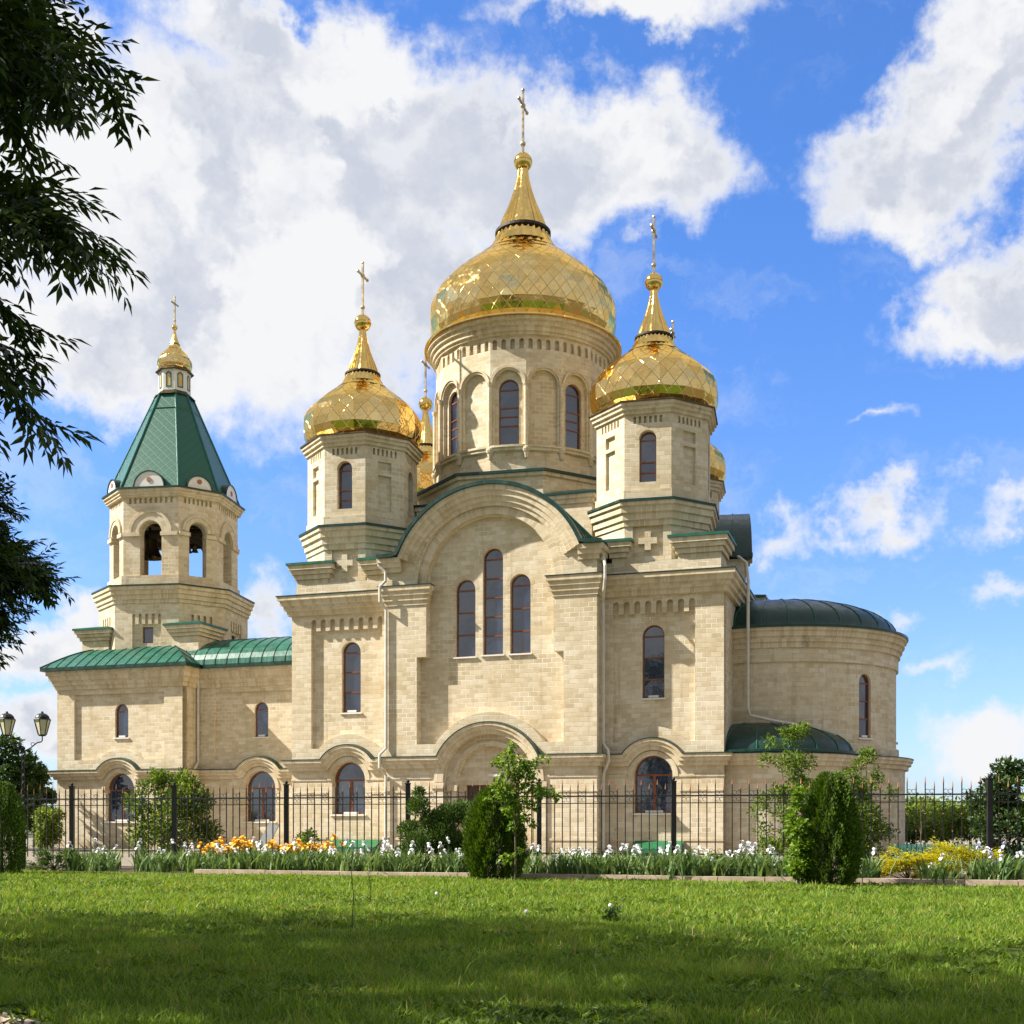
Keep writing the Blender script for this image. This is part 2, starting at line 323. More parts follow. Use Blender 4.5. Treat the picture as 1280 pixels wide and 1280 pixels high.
class MB:
    """collects faces with uvs and builds ONE mesh object"""
    def __init__(s): s.v = []; s.f = []; s.uv = []; s.mi = []
    def face(s, pts, uv=None, mi=0):
        b = len(s.v); s.v.extend([tuple(p) for p in pts]); s.f.append(tuple(range(b, b + len(pts))))
        if uv is None:
            P = [Vector(p) for p in pts]; n = Vector((0, 0, 0))
            for i in range(len(P)): n += P[i].cross(P[(i + 1) % len(P)])
            if n.length < 1e-12: n = Vector((0, 0, 1))
            n.normalize()
            if abs(n.z) > 0.85: uv = [(p.x, p.y) for p in P]
            else:
                t = Vector((-n.y, n.x, 0)).normalized(); w = n.cross(t); w = w if w.z > 0 else -w
                uv = [(p.dot(t), p.dot(w)) for p in P]
        s.uv.extend(uv); s.mi.append(mi)
    def box(s, x0, x1, y0, y1, z0, z1, mi=0):
        a = [(x0, y0), (x1, y0), (x1, y1), (x0, y1)]
        s.prism(a, z0, z1, mi)
    def prism(s, poly, z0, z1, mi=0, cap=True):
        n = len(poly)
        for i in range(n):
            p, q = poly[i], poly[(i + 1) % n]
            s.face([(*p, z0), (*q, z0), (*q, z1), (*p, z1)], mi=mi)
        if cap:
            s.face([(*p, z1) for p in poly], mi=mi); s.face([(*p, z0) for p in reversed(poly)], mi=mi)
    def frustum(s, poly0, z0, poly1, z1, mi=0, cap=True):
        n = len(poly0)
        for i in range(n):
            p, q = poly0[i], poly0[(i + 1) % n]; p1, q1 = poly1[i], poly1[(i + 1) % n]
            s.face([(*p, z0), (*q, z0), (*q1, z1), (*p1, z1)], mi=mi)
        if cap: s.face([(*p, z1) for p in poly1], mi=mi); s.face([(*p, z0) for p in reversed(poly0)], mi=mi)
    def obox(s, c, ax, ay, az, mi=0):
        c, ax, ay, az = (Vector(x) for x in (c, ax, ay, az))
        P = lambda i, j, k: c + ax * i + ay * j + az * k
        for q in ([(-1,-1,-1),(-1,1,-1),(1,1,-1),(1,-1,-1)], [(-1,-1,1),(1,-1,1),(1,1,1),(-1,1,1)], [(-1,-1,-1),(1,-1,-1),(1,-1,1),(-1,-1,1)],
                  [(1,-1,-1),(1,1,-1),(1,1,1),(1,-1,1)], [(1,1,-1),(-1,1,-1),(-1,1,1),(1,1,1)], [(-1,1,-1),(-1,-1,-1),(-1,-1,1),(-1,1,1)]):
            s.face([P(*x) for x in q], mi=mi)
    def lathe(s, c, prof, n=48, a0=0.0, arc=2 * PI, mi=0, uvk=None):
        closed = abs(arc - 2 * PI) < 1e-6
        L = [0.0]
        for (r0, z0), (r1, z1) in zip(prof, prof[1:]): L.append(L[-1] + math.hypot(r1 - r0, z1 - z0))
        rm = max(r for r, z in prof)
        for j in range(n):
            t0, t1 = a0 + arc * j / n, a0 + arc * (j + 1) / n
            for i in range(len(prof) - 1):
                (r0, z0), (r1, z1) = prof[i], prof[i + 1]
                A = (c[0] + r0 * cos(t0), c[1] + r0 * sin(t0), z0); B = (c[0] + r0 * cos(t1), c[1] + r0 * sin(t1), z0)
                Cc = (c[0] + r1 * cos(t1), c[1] + r1 * sin(t1), z1); Dd = (c[0] + r1 * cos(t0), c[1] + r1 * sin(t0), z1)
                zs = (z0, z0, z1, z1) if abs(z1 - z0) > 0.3 * abs(r1 - r0) else (L[i], L[i], L[i + 1], L[i + 1])
                us = (t0 * rm, t1 * rm, t1 * rm, t0 * rm)
                if r0 < 1e-5: s.face([A, Cc, Dd], [(us[0], zs[0]), (us[2], zs[2]), (us[3], zs[3])], mi)
                elif r1 < 1e-5: s.face([A, B, Cc], [(us[0], zs[0]), (us[1], zs[1]), (us[2], zs[2])], mi)
                else: s.face([A, B, Cc, Dd], list(zip(us, zs)), mi)
    def tube(s, pts, r, n=8, mi=0, cap=True):
        pts = [Vector(p) for p in pts]; rr = r if isinstance(r, (list, tuple)) else [r] * len(pts)
        rings = []; pa = None
        for i, p in enumerate(pts):
            t = (pts[min(i + 1, len(pts) - 1)] - pts[max(i - 1, 0)]).normalized()
            if pa is None: pa = t.cross(Vector((1, 0, 0)) if abs(t.x) < 0.8 else Vector((0, 1, 0)))
            pa = pa - t * pa.dot(t)
            if pa.length < 1e-5: pa = t.cross(Vector((0.3, 0.8, 0.5)))
            pa.normalize(); bb = t.cross(pa)
            rings.append([p + (pa * cos(2 * PI * k / n) + bb * sin(2 * PI * k / n)) * rr[i] for k in range(n)])
        for A, B in zip(rings, rings[1:]):
            for k in range(n): s.face([A[k], A[(k + 1) % n], B[(k + 1) % n], B[k]], mi=mi)
        if cap: s.face(list(reversed(rings[0])), mi=mi); s.face(rings[-1], mi=mi)
    def ball(s, c, r, n=16, m=10, mi=0, sz=1.0):
        s.lathe((c[0], c[1]), [(max(0, r * sin(PI * i / m)) if 0 < i < m else 0, c[2] - r * sz * cos(PI * i / m)) for i in range(m + 1)], n, mi=mi)
    # ---- flat wall pieces: frame = (origin xy, direction xy); outward = right-hand side of the direction
    def slab(s, o, d, outer, holes=(), depth=0.3, off=0.0, back=False, sides=True, mi=0, flip=1):
        d = Vector((d[0], d[1])).normalized(); n = Vector((d.y, -d.x)) * flip
        P3 = lambda q, e: (o[0] + d.x * q[0] + n.x * e, o[1] + d.y * q[0] + n.y * e, q[1])
        loops = [list(outer)] + [list(h) for h in holes]
        flat = [q for l in loops for q in l]
        tris = tessellate_polygon([[Vector((q[0], q[1], 0)) for q in l] for l in loops])
        for t in tris:
            q = [flat[i] for i in t]
            ar = (q[1][0] - q[0][0]) * (q[2][1] - q[0][1]) - (q[2][0] - q[0][0]) * (q[1][1] - q[0][1])
            if abs(ar) < 1e-9: continue
            if ar * flip < 0: q = [q[0], q[2], q[1]]
            uv = [(x[0] + o[0] * .37 + o[1] * .61, x[1]) for x in q]
            s.face([P3(x, off) for x in q], uv, mi)
            if back: s.face([P3(x, off - depth) for x in reversed(q)], list(reversed(uv)), mi)
        if sides:
            for l in loops:
                L = 0.0
                for i in range(len(l)):
                    a, b = l[i], l[(i + 1) % len(l)]
                    if math.hypot(b[0] - a[0], b[1] - a[1]) < 1e-6: continue
                    s.face([P3(a, off), P3(b, off), P3(b, off - depth), P3(a, off - depth)], mi=mi)
    def sweep(s, path, prof, dirs=None, closed=False, mi=0, caps=True):
        """path: 3D points travelling with the outside on the right; prof: (out, up) pairs"""
        P = [Vector(p) for p in path]; n = len(P); segs = []
        lasth = Vector((1, 0, 0))
        for i in range(n if closed else n - 1):
            t = (P[(i + 1) % n] - P[i]).normalized(); h = Vector((t.x, t.y, 0))
            if dirs is not None: h = Vector((dirs[0], dirs[1], 0))
            if h.length < 1e-3: h = lasth
            h = h.normalized(); lasth = h
            segs.append((Vector((h.y, -h.x, 0)), (h * (-t.z) + Vector((0, 0, 1)) * t.dot(h)).normalized(), t))
        rows = []; L = 0.0; cum = []
        for i in range(n):
            a = segs[(i - 1) % len(segs)] if (closed or i > 0) else segs[0]; b = segs[i % len(segs)] if (closed or i < n - 1) else segs[-1]
            def miter(x, y):
                v = (x + y); k = v.length
                if k < 1e-6: return x
                v = v / k; return v / max(0.3, v.dot(x))
            no, up = miter(a[0], b[0]), miter(a[1], b[1])
            rows.append([P[i] + no * q[0] + up * q[1] for q in prof]); cum.append(L)
            L += (P[(i + 1) % n] - P[i]).length
        pl = [0.0]
        for a, b in zip(prof, prof[1:]): pl.append(pl[-1] + math.hypot(b[0] - a[0], b[1] - a[1]))
        for i in range(n if closed else n - 1):
            A, B = rows[i], rows[(i + 1) % n]; u0 = cum[i]; u1 = cum[i] + (P[(i + 1) % n] - P[i]).length
            for k in range(len(prof) - 1):
                s.face([A[k], A[k + 1], B[k + 1], B[k]], [(u0, pl[k]), (u0, pl[k + 1]), (u1, pl[k + 1]), (u1, pl[k])], mi)
        if caps and not closed: s.face(rows[0], mi=mi); s.face(list(reversed(rows[-1])), mi=mi)
    def absorb(s, o, mi):
        b = len(s.v); s.v += o.v; s.f += [tuple(i + b for i in f) for f in o.f]; s.uv += o.uv; s.mi += [mi] * len(o.f)
    def build(s, name, mats, parent=None, smooth=False, merge=False):
        me = bpy.data.meshes.new(name); me.from_pydata(s.v, [], s.f)
        ul = me.uv_layers.new(name='UVMap'); ul.data.foreach_set('uv', [c for q in s.uv for c in q])
        for m in (mats if isinstance(mats, (list, tuple)) else [mats]): me.materials.append(M[m])
        me.polygons.foreach_set('material_index', s.mi)
        if smooth or merge:
            import bmesh
            bm = bmesh.new(); bm.from_mesh(me); bmesh.ops.remove_doubles(bm, verts=bm.verts, dist=1e-4); bm.to_mesh(me); bm.free()
            if smooth:
                me.polygons.foreach_set('use_smooth', [True] * len(me.polygons))
                me.set_sharp_from_angle(angle=R(38))
        me.update()
        o = bpy.data.objects.new(name, me); COL.objects.link(o)
        if parent is not None: o.parent = parent
        return o

def arch(cx, w, zb, zt, n=14):
    r = w / 2; zs = zt - r
    return [(cx - r, zb), (cx + r, zb)] + [(cx + r * cos(PI * i / n), zs + r * sin(PI * i / n)) for i in range(n + 1)]
def rect(x0, x1, z0, z1): return [(x0, z0), (x1, z0), (x1, z1), (x0, z1)]
def niche_row(x0, x1, z0, z1, k, fill=0.5, n=6):
    st = (x1 - x0) / k
    return [arch(x0 + st * (i + 0.5), st * fill, z0, z1, n) for i in range(k)]
def ngon(c, r, n=8, rot=0.0):
    """regular polygon, r is the circumradius, a face looks along rot"""
    return [(c[0] + r * cos(rot + PI / n + 2 * PI * i / n), c[1] + r * sin(rot + PI / n + 2 * PI * i / n)) for i in range(n)]
def octo(c, ap, half, rot):
    """octagon with four main faces (half width half) and four narrower corner faces"""
    P = []
    for k in range(4):
        a = rot + k * PI / 2
        for sgn in (-1, 1):
            x, y = ap, sgn * half
            P.append((c[0] + x * cos(a) - y * sin(a), c[1] + x * sin(a) + y * cos(a)))
    return P
def grow(poly, c, k):
    return [(c[0] + (p[0] - c[0]) * k, c[1] + (p[1] - c[1]) * k) for p in poly]

def window(parent, o, d, cx, w, zb, zt, inset, bars=(), mull=None, sill=True, fw=0.055, name='window', plate=True):
    """arched window: brown frame with transoms (part), pane and sill (sub-parts)"""
    d = Vector((d[0], d[1])).normalized(); nn = Vector((d.y, -d.x))
    fr = MB(); out = arch(cx, w - 0.004, zb + 0.002, zt - 0.002, 18); r = w / 2; zs = zt - r
    inner = arch(cx, w - 2 * fw, zb + fw, zt - fw, 18)
    fr.slab(o, d, out, [inner], 0.08, -inset)
    for b in bars: fr.slab(o, d, rect(cx - r + fw * .8, cx + r - fw * .8, b - fw * .55, b + fw * .55), (), 0.07, -inset - 0.006)
    if mull is not None:
        for mx, m0, m1 in mull: fr.slab(o, d, rect(mx - fw * .8, mx + fw * .8, m0, m1), (), 0.07, -inset - 0.009)
    f = fr.build(name, 'frame_brown', parent)
    g = MB(); g.slab(o, d, arch(cx, w - 0.02, zb + 0.01, zt - 0.01, 18), (), 0.02, -inset - 0.045, sides=False); 
    cuts = [zb + fw * .6] + sorted(b for b in bars if zb + .15 < b < zt - .12)
    for lo_, hi_ in zip(cuts, cuts[1:]):
        for a_, b_ in (((cx - r + fw * .7, cx + r - fw * .7),) if mull is None else ((cx - r + fw * .7, cx), (cx, cx + r - fw * .7))):
            t1, t2 = random.uniform(-.009, .009), random.uniform(-.009, .009)
            Q = lambda s_, z_, e_: (o[0] + d.x * s_ + nn.x * e_, o[1] + d.y * s_ + nn.y * e_, z_)
            e0 = -inset - .036
            g.face([Q(a_, lo_, e0 + t1 - t2), Q(b_, lo_, e0 - t1 - t2), Q(b_, hi_, e0 - t1 + t2), Q(a_, hi_, e0 + t1 + t2)])
    g.build('pane', 'window_glass', f)
    if sill:
        q = MB(); c = Vector(o).to_2d() + d * cx + nn * (0.02 - inset / 2)
        q.obox((c.x, c.y, zb - 0.035), (d.x * (r + 0.07), d.y * (r + 0.07), 0), (nn.x * (inset / 2 + .06), nn.y * (inset / 2 + .06), -0.012), (0, 0, 0.028))
        if plate:
            c2 = Vector(o).to_2d() + d * (cx + 0.0) + nn * (-inset + 0.06)
            q.obox((c2.x, c2.y, zb + 0.06), (d.x * r * .45, d.y * r * .45, 0), (nn.x * .05, nn.y * .05, 0), (0, 0, 0.045))
        q.build('sill', 'white_paint', f)
    return f

def prof_arc(r0, z0, r1, z1, n=8, bulge=1.0):
    return [(r0 + (r1 - r0) * (1 - cos(PI / 2 * i / n)), z0 + (z1 - z0) * sin(PI / 2 * i / n)) for i in range(n + 1)]

DOME = [(2.40, 0.0), (2.61, 0.22), (2.73, 0.55), (2.76, 0.92), (2.73, 1.26), (2.60, 1.57), (2.37, 1.88), (2.11, 2.13), (1.83, 2.38), (1.52, 2.63), (1.225, 2.875)]
NECK = [(1.235, 2.87), (0.99, 3.125), (0.85, 3.375), (0.772, 3.625)]
def dome(parent, c, z, k, kz, gores, tiles, ball_z, ball_r, cross_z, rot, cross_rot, finer=1):
    """faceted gilded onion dome, fluted spire, ball and cross, all sub-parts of the drum"""
    pr = [(r * k, z + h * kz) for r, h in DOME]
    if finer > 1:
        q = []
        for (a, b), (a2, b2) in zip(pr, pr[1:]): q += [(a, b), ((a + a2) / 2 + 0.012 * k, (b + b2) / 2)]
        pr = q + [pr[-1]]
    body = pr[:]
    L = [0.0]
    for p, q in zip(body, body[1:]): L.append(L[-1] + math.hypot(q[0] - p[0], q[1] - p[1]))
    tile = 2 * PI * 2.6 * k / tiles
    mb = MB(); S = 4
    for j in range(gores):
        t0, t1 = rot + 2 * PI * j / gores, rot + 2 * PI * (j + 1) / gores
        for i in range(len(body) - 1):
            (r0, z0), (r1, z1) = body[i], body[i + 1]
            C4 = [Vector((c[0] + r * cos(t), c[1] + r * sin(t), zz)) for r, t, zz in ((r0, t0, z0), (r0, t1, z0), (r1, t1, z1), (r1, t0, z1))]
            U = (j * tiles / gores, (j + 1) * tiles / gores); Vv = (L[i] / tile * 0.8, L[i + 1] / tile * 0.8)
            bl = lambda a, b: C4[0] * (1 - a) * (1 - b) + C4[1] * a * (1 - b) + C4[2] * a * b + C4[3] * (1 - a) * b
            for a in range(S):
                for b in range(2):
                    q = [(a / S, b / 2), ((a + 1) / S, b / 2), ((a + 1) / S, (b + 1) / 2), (a / S, (b + 1) / 2)]
                    mb.face([bl(*x) for x in q], [(U[0] + (U[1] - U[0]) * x[0], Vv[0] + (Vv[1] - Vv[0]) * x[1]) for x in q])
    mb.build('dome', 'gold_tile', parent)
    # fluted spire above the dark collar
    neck = [(r * k, z + h * kz) for r, h in NECK]; rt, zt = neck[-1]; sp = MB(); nf = 28
    h = ball_z - ball_r - zt; pts = neck[:-1] + [(rt * 1.0, zt + 0.0), (rt * 0.80, zt + h * .22), (rt * .55, zt + h * .45), (rt * .36, zt + h * .68), (rt * .24, zt + h * .88), (rt * .20, zt + h * 1.02)]
    for j in range(nf):
        t0, t1 = rot + 2 * PI * j / nf, rot + 2 * PI * (j + 1) / nf; tm = (t0 + t1) / 2
        for q_, ((r0, z0), (r1, z1)) in enumerate(zip(pts, pts[1:])):
            fa, fb_ = (1 if q_ == 0 else .985 if q_ < 3 else .95), (.985 if q_ < 2 else .95)
            for ta, tb, ka, kb, la, lb in ((t0, tm, 1, fa, 1, fb_), (tm, t1, fa, 1, fb_, 1)):
                sp.face([(c[0] + r0 * ka * cos(ta), c[1] + r0 * ka * sin(ta), z0), (c[0] + r0 * kb * cos(tb), c[1] + r0 * kb * sin(tb), z0),
                         (c[0] + r1 * lb * cos(tb), c[1] + r1 * lb * sin(tb), z1), (c[0] + r1 * la * cos(ta), c[1] + r1 * la * sin(ta), z1)])
    sp.build('spire', 'gold', parent)
    rg = MB(); rg.lathe(c, [(rt * .9, zt - .035 * k), (rt * 1.07, zt - .04 * k), (rt * 1.07, zt + .035 * k), (rt * .9, zt + .05 * k)], 36); rg.build('spire_collar', 'dark_ring', parent)
    bl_ = MB(); bl_.ball((c[0], c[1], ball_z), ball_r, 28, 16); bl_.lathe(c, [(ball_r * 1.0, ball_z - .02), (ball_r * 1.03, ball_z), (ball_r, ball_z + .02)], 28); bl_.build('finial_ball', 'gold', parent, smooth=True)
    cr = MB(); h = cross_z - ball_z - ball_r; z0 = ball_z + ball_r * .9; s = h / 2.5
    ex, ey = cos(cross_rot), sin(cross_rot)
    B = lambda u, zz, hu, hz, ht=.045: cr.obox((c[0] + ex * u, c[1] + ey * u, zz), (ex * hu, ey * hu, 0), (-ey * ht, ex * ht, 0), (0, 0, hz))
    B(0, (z0 + cross_z) / 2, .042 * s, (cross_z - z0) / 2); zc = cross_z - .62 * s
    B(0, zc, .52 * s, .042 * s, .038)
    for u, zz in ((.52 * s, zc), (-.52 * s, zc), (0, cross_z)): cr.ball((c[0] + ex * u, c[1] + ey * u, zz), .075 * s, 8, 6)
    cr.ball((c[0], c[1], z0 + .40 * s), .11 * s, 10, 8); cr.ball((c[0], c[1], zc), .11 * s, 8, 6)
    cr.build('cross', 'cross_metal', parent)
# ------------------------------------------------------------------ the church (local: x along the south front, y into the depth)
TH = R(17.9); P0 = Vector((-9.8876, 53.9326, 0))
church = empty('church', P0, -TH)
tag(church, 'pale limestone church with five gilded onion domes, green roofs and a tented bell tower', 'church')
def CW(u, v, z=0.0):
    return Vector((P0.x + u * cos(TH) + v * sin(TH), P0.y - u * sin(TH) + v * cos(TH), z))
UC = 9.66
def arc_pts(cx, cz, r, zcut, n=28):
    a = math.asin((zcut - cz) / r)
    return [(cx + r * cos(t), cz + r * sin(t)) for t in [PI - a + (2 * a - PI) * i / n for i in range(n + 1)]]
LEDGE = [(-.02, .03), (.34, 0), (.34, -.12), (.27, -.15), (.27, -.27), (.15, -.31), (.15, -.46), (-.02, -.47)]
FLASH = [(-.02, .075), (.375, .03), (.375, .0), (.33, -.002)]
CORN = [(-.02, .0), (.50, -.03), (.50, -.21), (.40, -.25), (.40, -.42), (.28, -.46), (.28, -.64), (.17, -.68), (.17, -.86), (-.02, -.88)]
CFLASH = [(-.02, .07), (.54, .0), (.54, -.045), (.49, -.047)]
CAPP = [(-.02, .0), (.26, -.01), (.26, -.20), (.19, -.23), (.19, -.40), (.12, -.43), (.12, -.62), (.05, -.65), (.05, -.82), (-.02, -.82)]

def flush():
    global ledge, corn, flash
    for mb, nm, mt in ((ledge, 'string_course', 'stone_trim'), (corn, 'cornice', 'stone_trim'), (flash, 'flashing', 'green_trim')):
        if mb.f: mb.build(nm, mt, church)
    ledge, corn, flash = MB(), MB(), MB()
nave = MB(); ledge = MB(); flash = MB(); corn = MB(); roofs = MB()
def recess_poly(x0, x1, zb, zt, bump=None, comb=None):
    P = [(x0, zb)]
    if bump: P += arc_pts(bump[0], bump[1], bump[2], zb, 22)
    P += [(x1, zb)]
    if not comb: return P + [(x1, zt), (x0, zt)]
    n, drop, fill = comb; per = (x1 - x0) / (n - (1 - fill)); nw = per * fill
    for i in range(n - 1, -1, -1):
        l = x0 + i * per; r = l + nw; k = nw / 2
        P += [(r, zt - drop)] if i < n - 1 else []
        P += [(l + k + k * cos(PI * j / 8), zt - k + k * sin(PI * j / 8)) for j in range(9)]
        P += [(l, zt - drop)] if i > 0 else []
    return P

# corner bays of the south front
for x0, x1, rx0, rx1, wx, wz, lx, lw, lz in ((0.0, 4.98, .96, 4.42, 2.83, (6.25, 9.38), 2.79, 1.6, (1.73, 4.04)),
                                         (14.32, 19.3, 14.75, 18.14, 16.40, (6.46, 9.45), 16.43, 1.6, (1.75, 4.10))):
    lower = arch(lx, lw, *lz)
    nave.slab((0, 0), (1, 0), rect(x0, x1, -.3, 11.5), [recess_poly(rx0, rx1, 4.66, 10.42, (lx, 3.28, 2.0), (8, .52, .55)), lower], .2, sides=True)
    nave.slab((0, .2), (1, 0), rect(x0, x1, -.3, 11.5), [arch(wx, .92, *wz), lower], .32)
    window(church, (0, .2), (1, 0), wx, .92, wz[0], wz[1], .16, bars=[wz[1] - .46 - .0, wz[1] - 1.33, wz[1] - 2.22])
    window(church, (0, 0), (1, 0), lx, lw, lz[0], lz[1], .3, bars=[lz[1] - .8], mull=[(lx, lz[0] + .05, lz[1] - .8)], fw=.075)
    ap = arc_pts(lx, 3.28, 1.5, 4.13, 22)
    path = [(p[0], 0, p[1]) for p in ap]
    path = ([(0, 6, 4.13), (0, 0, 4.13)] + path + [(x1, 0, 4.13)]) if x0 == 0 else ([(x0, 0, 4.13)] + path + [(19.3, 0, 4.13), (19.3, .9, 4.13)])
    ledge.sweep(path, LEDGE); flash.sweep(path, FLASH)
    path = [(0, 16, 11.48), (0, 0, 11.48), (x1, 0, 11.48)] if x0 == 0 else [(x0, 0, 11.48), (19.3, 0, 11.48), (19.3, 16, 11.48)]
    corn.sweep(path, CORN); flash.sweep(path, CFLASH)
    # radial stones over the lower window
    nave.sweep([(lx + 1.04 * cos(t), .0, 3.24 + 1.04 * sin(t)) for t in [PI - PI * i / 20 for i in range(21)]], [(-.01, 0), (.05, 0), (.05, -.2), (-.01, -.2)], dirs=(1, 0))
    nave.sweep([(wx + .66 * cos(t), .2, wz[1] - .46 + .66 * sin(t)) for t in [PI - PI * i / 20 for i in range(21)]], [(-.01, 0), (.005, 0), (.005, -.18), (-.01, -.18)], dirs=(1, 0))
# the other sides of the main block
nave.slab((19.3, 0), (0, 1), rect(0, 16.1, -.3, 11.5), (), .3, sides=False)
nave.slab((0, 16.1), (0, -1), rect(0, 16.1, -.3, 11.5), (), .3, sides=False)
nave.slab((19.3, 16.1), (-1, 0), rect(0, 19.3, -.3, 11.5), (), .3, sides=False)
corn.sweep([(19.3, 16.1, 11.48), (0, 16.1, 11.48)], CORN)
nave.box(.14, 19.16, .14, 15.96, 11.4, 12.06)
roofs.box(.3, 19.0, .3, 15.8, 12.06, 12.10)

flush()
# south gable bay, three layers of wall with the recess and the portal
def gable_outer(x0, x1, zb, uc=UC, r=4.12, cz=11.11, zs=12.6):
    return [(x0, zb), (x1, zb), (x1, zs)] + list(reversed(arc_pts(uc, cz, r, zs, 40))) + [(x0, zs)]
def gable_hole(r):
    return recess_poly(6.42, 12.90, 4.68, 8.4, (UC, 3.07, 2.9))[:-1] + [(12.47, 8.4), (12.47, 11.42)] + \
        [(UC + r * cos(PI * i / 36), 11.42 + r * sin(PI * i / 36)) for i in range(37)] + [(6.85, 11.42), (6.85, 8.4), (6.42, 8.4)]
wins = [(8.45, .90, 8.40, 11.68), (9.68, .90, 8.44, 12.93), (10.89, .90, 8.44, 11.76)]
gab = MB()
def por(r): return [(UC - r, .02), (UC + r, .02)] + [(UC + r * cos(PI * i / 20), 3.07 + r * sin(PI * i / 20)) for i in range(21)]
gab.slab((0, -.9), (1, 0), gable_outer(5.0, 14.3, -.3), [gable_hole(3.22), por(1.98)], .22)
gab.slab((0, -.68), (1, 0), gable_outer(5.0, 14.3, -.3), [gable_hole(2.81), por(1.48)], .26)
gab.slab((0, -.42), (1, 0), gable_outer(5.0, 14.3, -.3), [arch(cx, w, a, b) for cx, w, a, b in wins] + [rect(UC - 1.2, UC + 1.2, .02, 2.95)], .44)
for cx, w, a, b in wins:
    nb = 3 if b < 12 else 5; hgt = b - .45 - a
    window(church, (0, -.42), (1, 0), cx, w, a, b, .18, bars=[a + hgt * (i + 1) / nb for i in range(nb)], plate=False)
    gab.sweep([(cx + .62 * cos(t), -.42, b - .45 + .62 * sin(t)) for t in [PI - PI * i / 20 for i in range(21)]], [(-.01, 0), (.005, 0), (.005, -.16), (-.01, -.16)], dirs=(1, 0))
GM = [(-.02, .0), (.36, -.01), (.36, -.20), (.27, -.23), (.27, -.42), (.17, -.45), (.17, -.62), (.07, -.65), (.07, -.80), (-.02, -.80)]
corn.sweep([(x, -.9, z) for x, z in arc_pts(UC, 11.11, 4.28, 12.64, 44)], GM, dirs=(1, 0))
corn.sweep([(UC + 2.83 * cos(t), -.68, 11.42 + 2.83 * sin(t)) for t in [PI - PI * i / 40 for i in range(41)]], [(-.01, .385), (.13, .385), (.13, .02), (-.01, .02)], dirs=(1, 0))
for pth, zz in (([(5.0, .1), (5.0, -.9), (6.85, -.9), (6.85, -.66)], 11.45), ([(12.47, -.66), (12.47, -.9), (14.3, -.9), (14.3, .1)], 11.45)):
    corn.sweep([(*p, zz) for p in pth], CAPP); flash.sweep([(*p, zz) for p in pth], [(-.02, .05), (.30, .02), (.30, -.015), (.25, -.016)])
for pth in ([(5.0, .1), (5.0, -.9), (5.75, -.9)], [(13.55, -.9), (14.3, -.9), (14.3, .1)]):
    corn.sweep([(*p, 12.66) for p in pth], [(-.02, .0), (.31, -.01), (.31, -.2), (.22, -.23), (.22, -.4), (.12, -.43), (.12, -.6), (-.02, -.62)])
ap = arc_pts(UC, 3.07, 2.46, 4.13, 34)
path = [(5.0, .1, 4.13), (5.0, -.9, 4.13)] + [(x, -.9, z) for x, z in ap] + [(14.3, -.9, 4.13), (14.3, .1, 4.13)]
ledge.sweep(path, LEDGE); flash.sweep(path, FLASH)
nave_arch = [(UC + 2.02 * cos(t), -.9, 3.07 + 2.02 * sin(t)) for t in [PI - PI * i / 36 for i in range(37)]]
gab.sweep(nave_arch, [(-.01, .0), (-.01, .0), (.10, 0), (.10, .40), (-.01, .42)], dirs=(1, 0))
gab.sweep([(UC + 1.50 * cos(t), -.68, 3.07 + 1.50 * sin(t)) for t in [PI - PI * i / 36 for i in range(37)]], [(-.01, .0), (.06, 0), (.06, .22), (-.01, .22)], dirs=(1, 0))
for sx in (-1, 1):
    for r0, r1, y, z1 in ((2.0, 2.5, -.9, 3.05), (1.5, 1.85, -.68, 2.95)):
        a, b = sorted((UC + sx * r0, UC + sx * r1)); gab.box(a, b, y - .09, y + .02, -.2, z1 - .25); gab.box(a - .05, b + .05, y - .15, y + .02, z1 - .25, z1)
# lower wall courses: thin proud string bands round the plinth
for zz in (.62, 2.62, 3.22):
    for a, b, y in ((.0, 1.72, 0), (3.86, 4.98, 0), (14.32, 15.36, 0), (17.5, 19.3, 0), (5.0, 7.1, -.9), (12.2, 14.3, -.9)):
        nave.box(a - (.02 if a in (0, 5.0) else 0), b + (.02 if b in (19.3, 14.3) else 0), y - .035, y + .02, zz, zz + .10)
nave.build('nave_wall', 'stone', church); gab.build('gable_wall', 'stone', church)

flush()
# door of the portal
dr = MB(); y = -.22
dr.box(UC - 1.2, UC + 1.2, y, y + .08, .0, 2.95)
for sx in (-1, 1):
    for z0, z1 in ((.2, 1.15), (1.35, 2.7)):
        a, b = sorted((UC + sx * .14, UC + sx * 1.05)); dr.frustum([(a, z0), (b, z0), (b, z1), (a, z1)], 0, [(a, z0), (b, z0), (b, z1), (a, z1)], 0, cap=False) if False else dr.box(a, b, y - .035, y, z0, z1)
dr.box(UC - .02, UC + .02, y - .05, y, .0, 2.95)
door = dr.build('door', 'door_brown', church)
hb = MB(); hb.tube([(UC + .09, y - .05, 1.0), (UC + .09, y - .11, 1.02), (UC + .09, y - .11, 1.28), (UC + .09, y - .05, 1.3)], .014, 6); hb.build('door_handle', 'bronze', door)
lf = MB(); lf.box(UC - .1, UC + .55, -.62, -.42, 3.30, 3.40); lf.build('light_fitting', 'white_paint', church)
st = MB()
for i in range(3): st.box(UC - 2.3 + .3 * i, UC + 2.3 - .3 * i, -2.2 + .35 * i, -.9, 0, .15 * (i + 1) - .003 * i)
st.build('door_step', 'yard_paving', church)

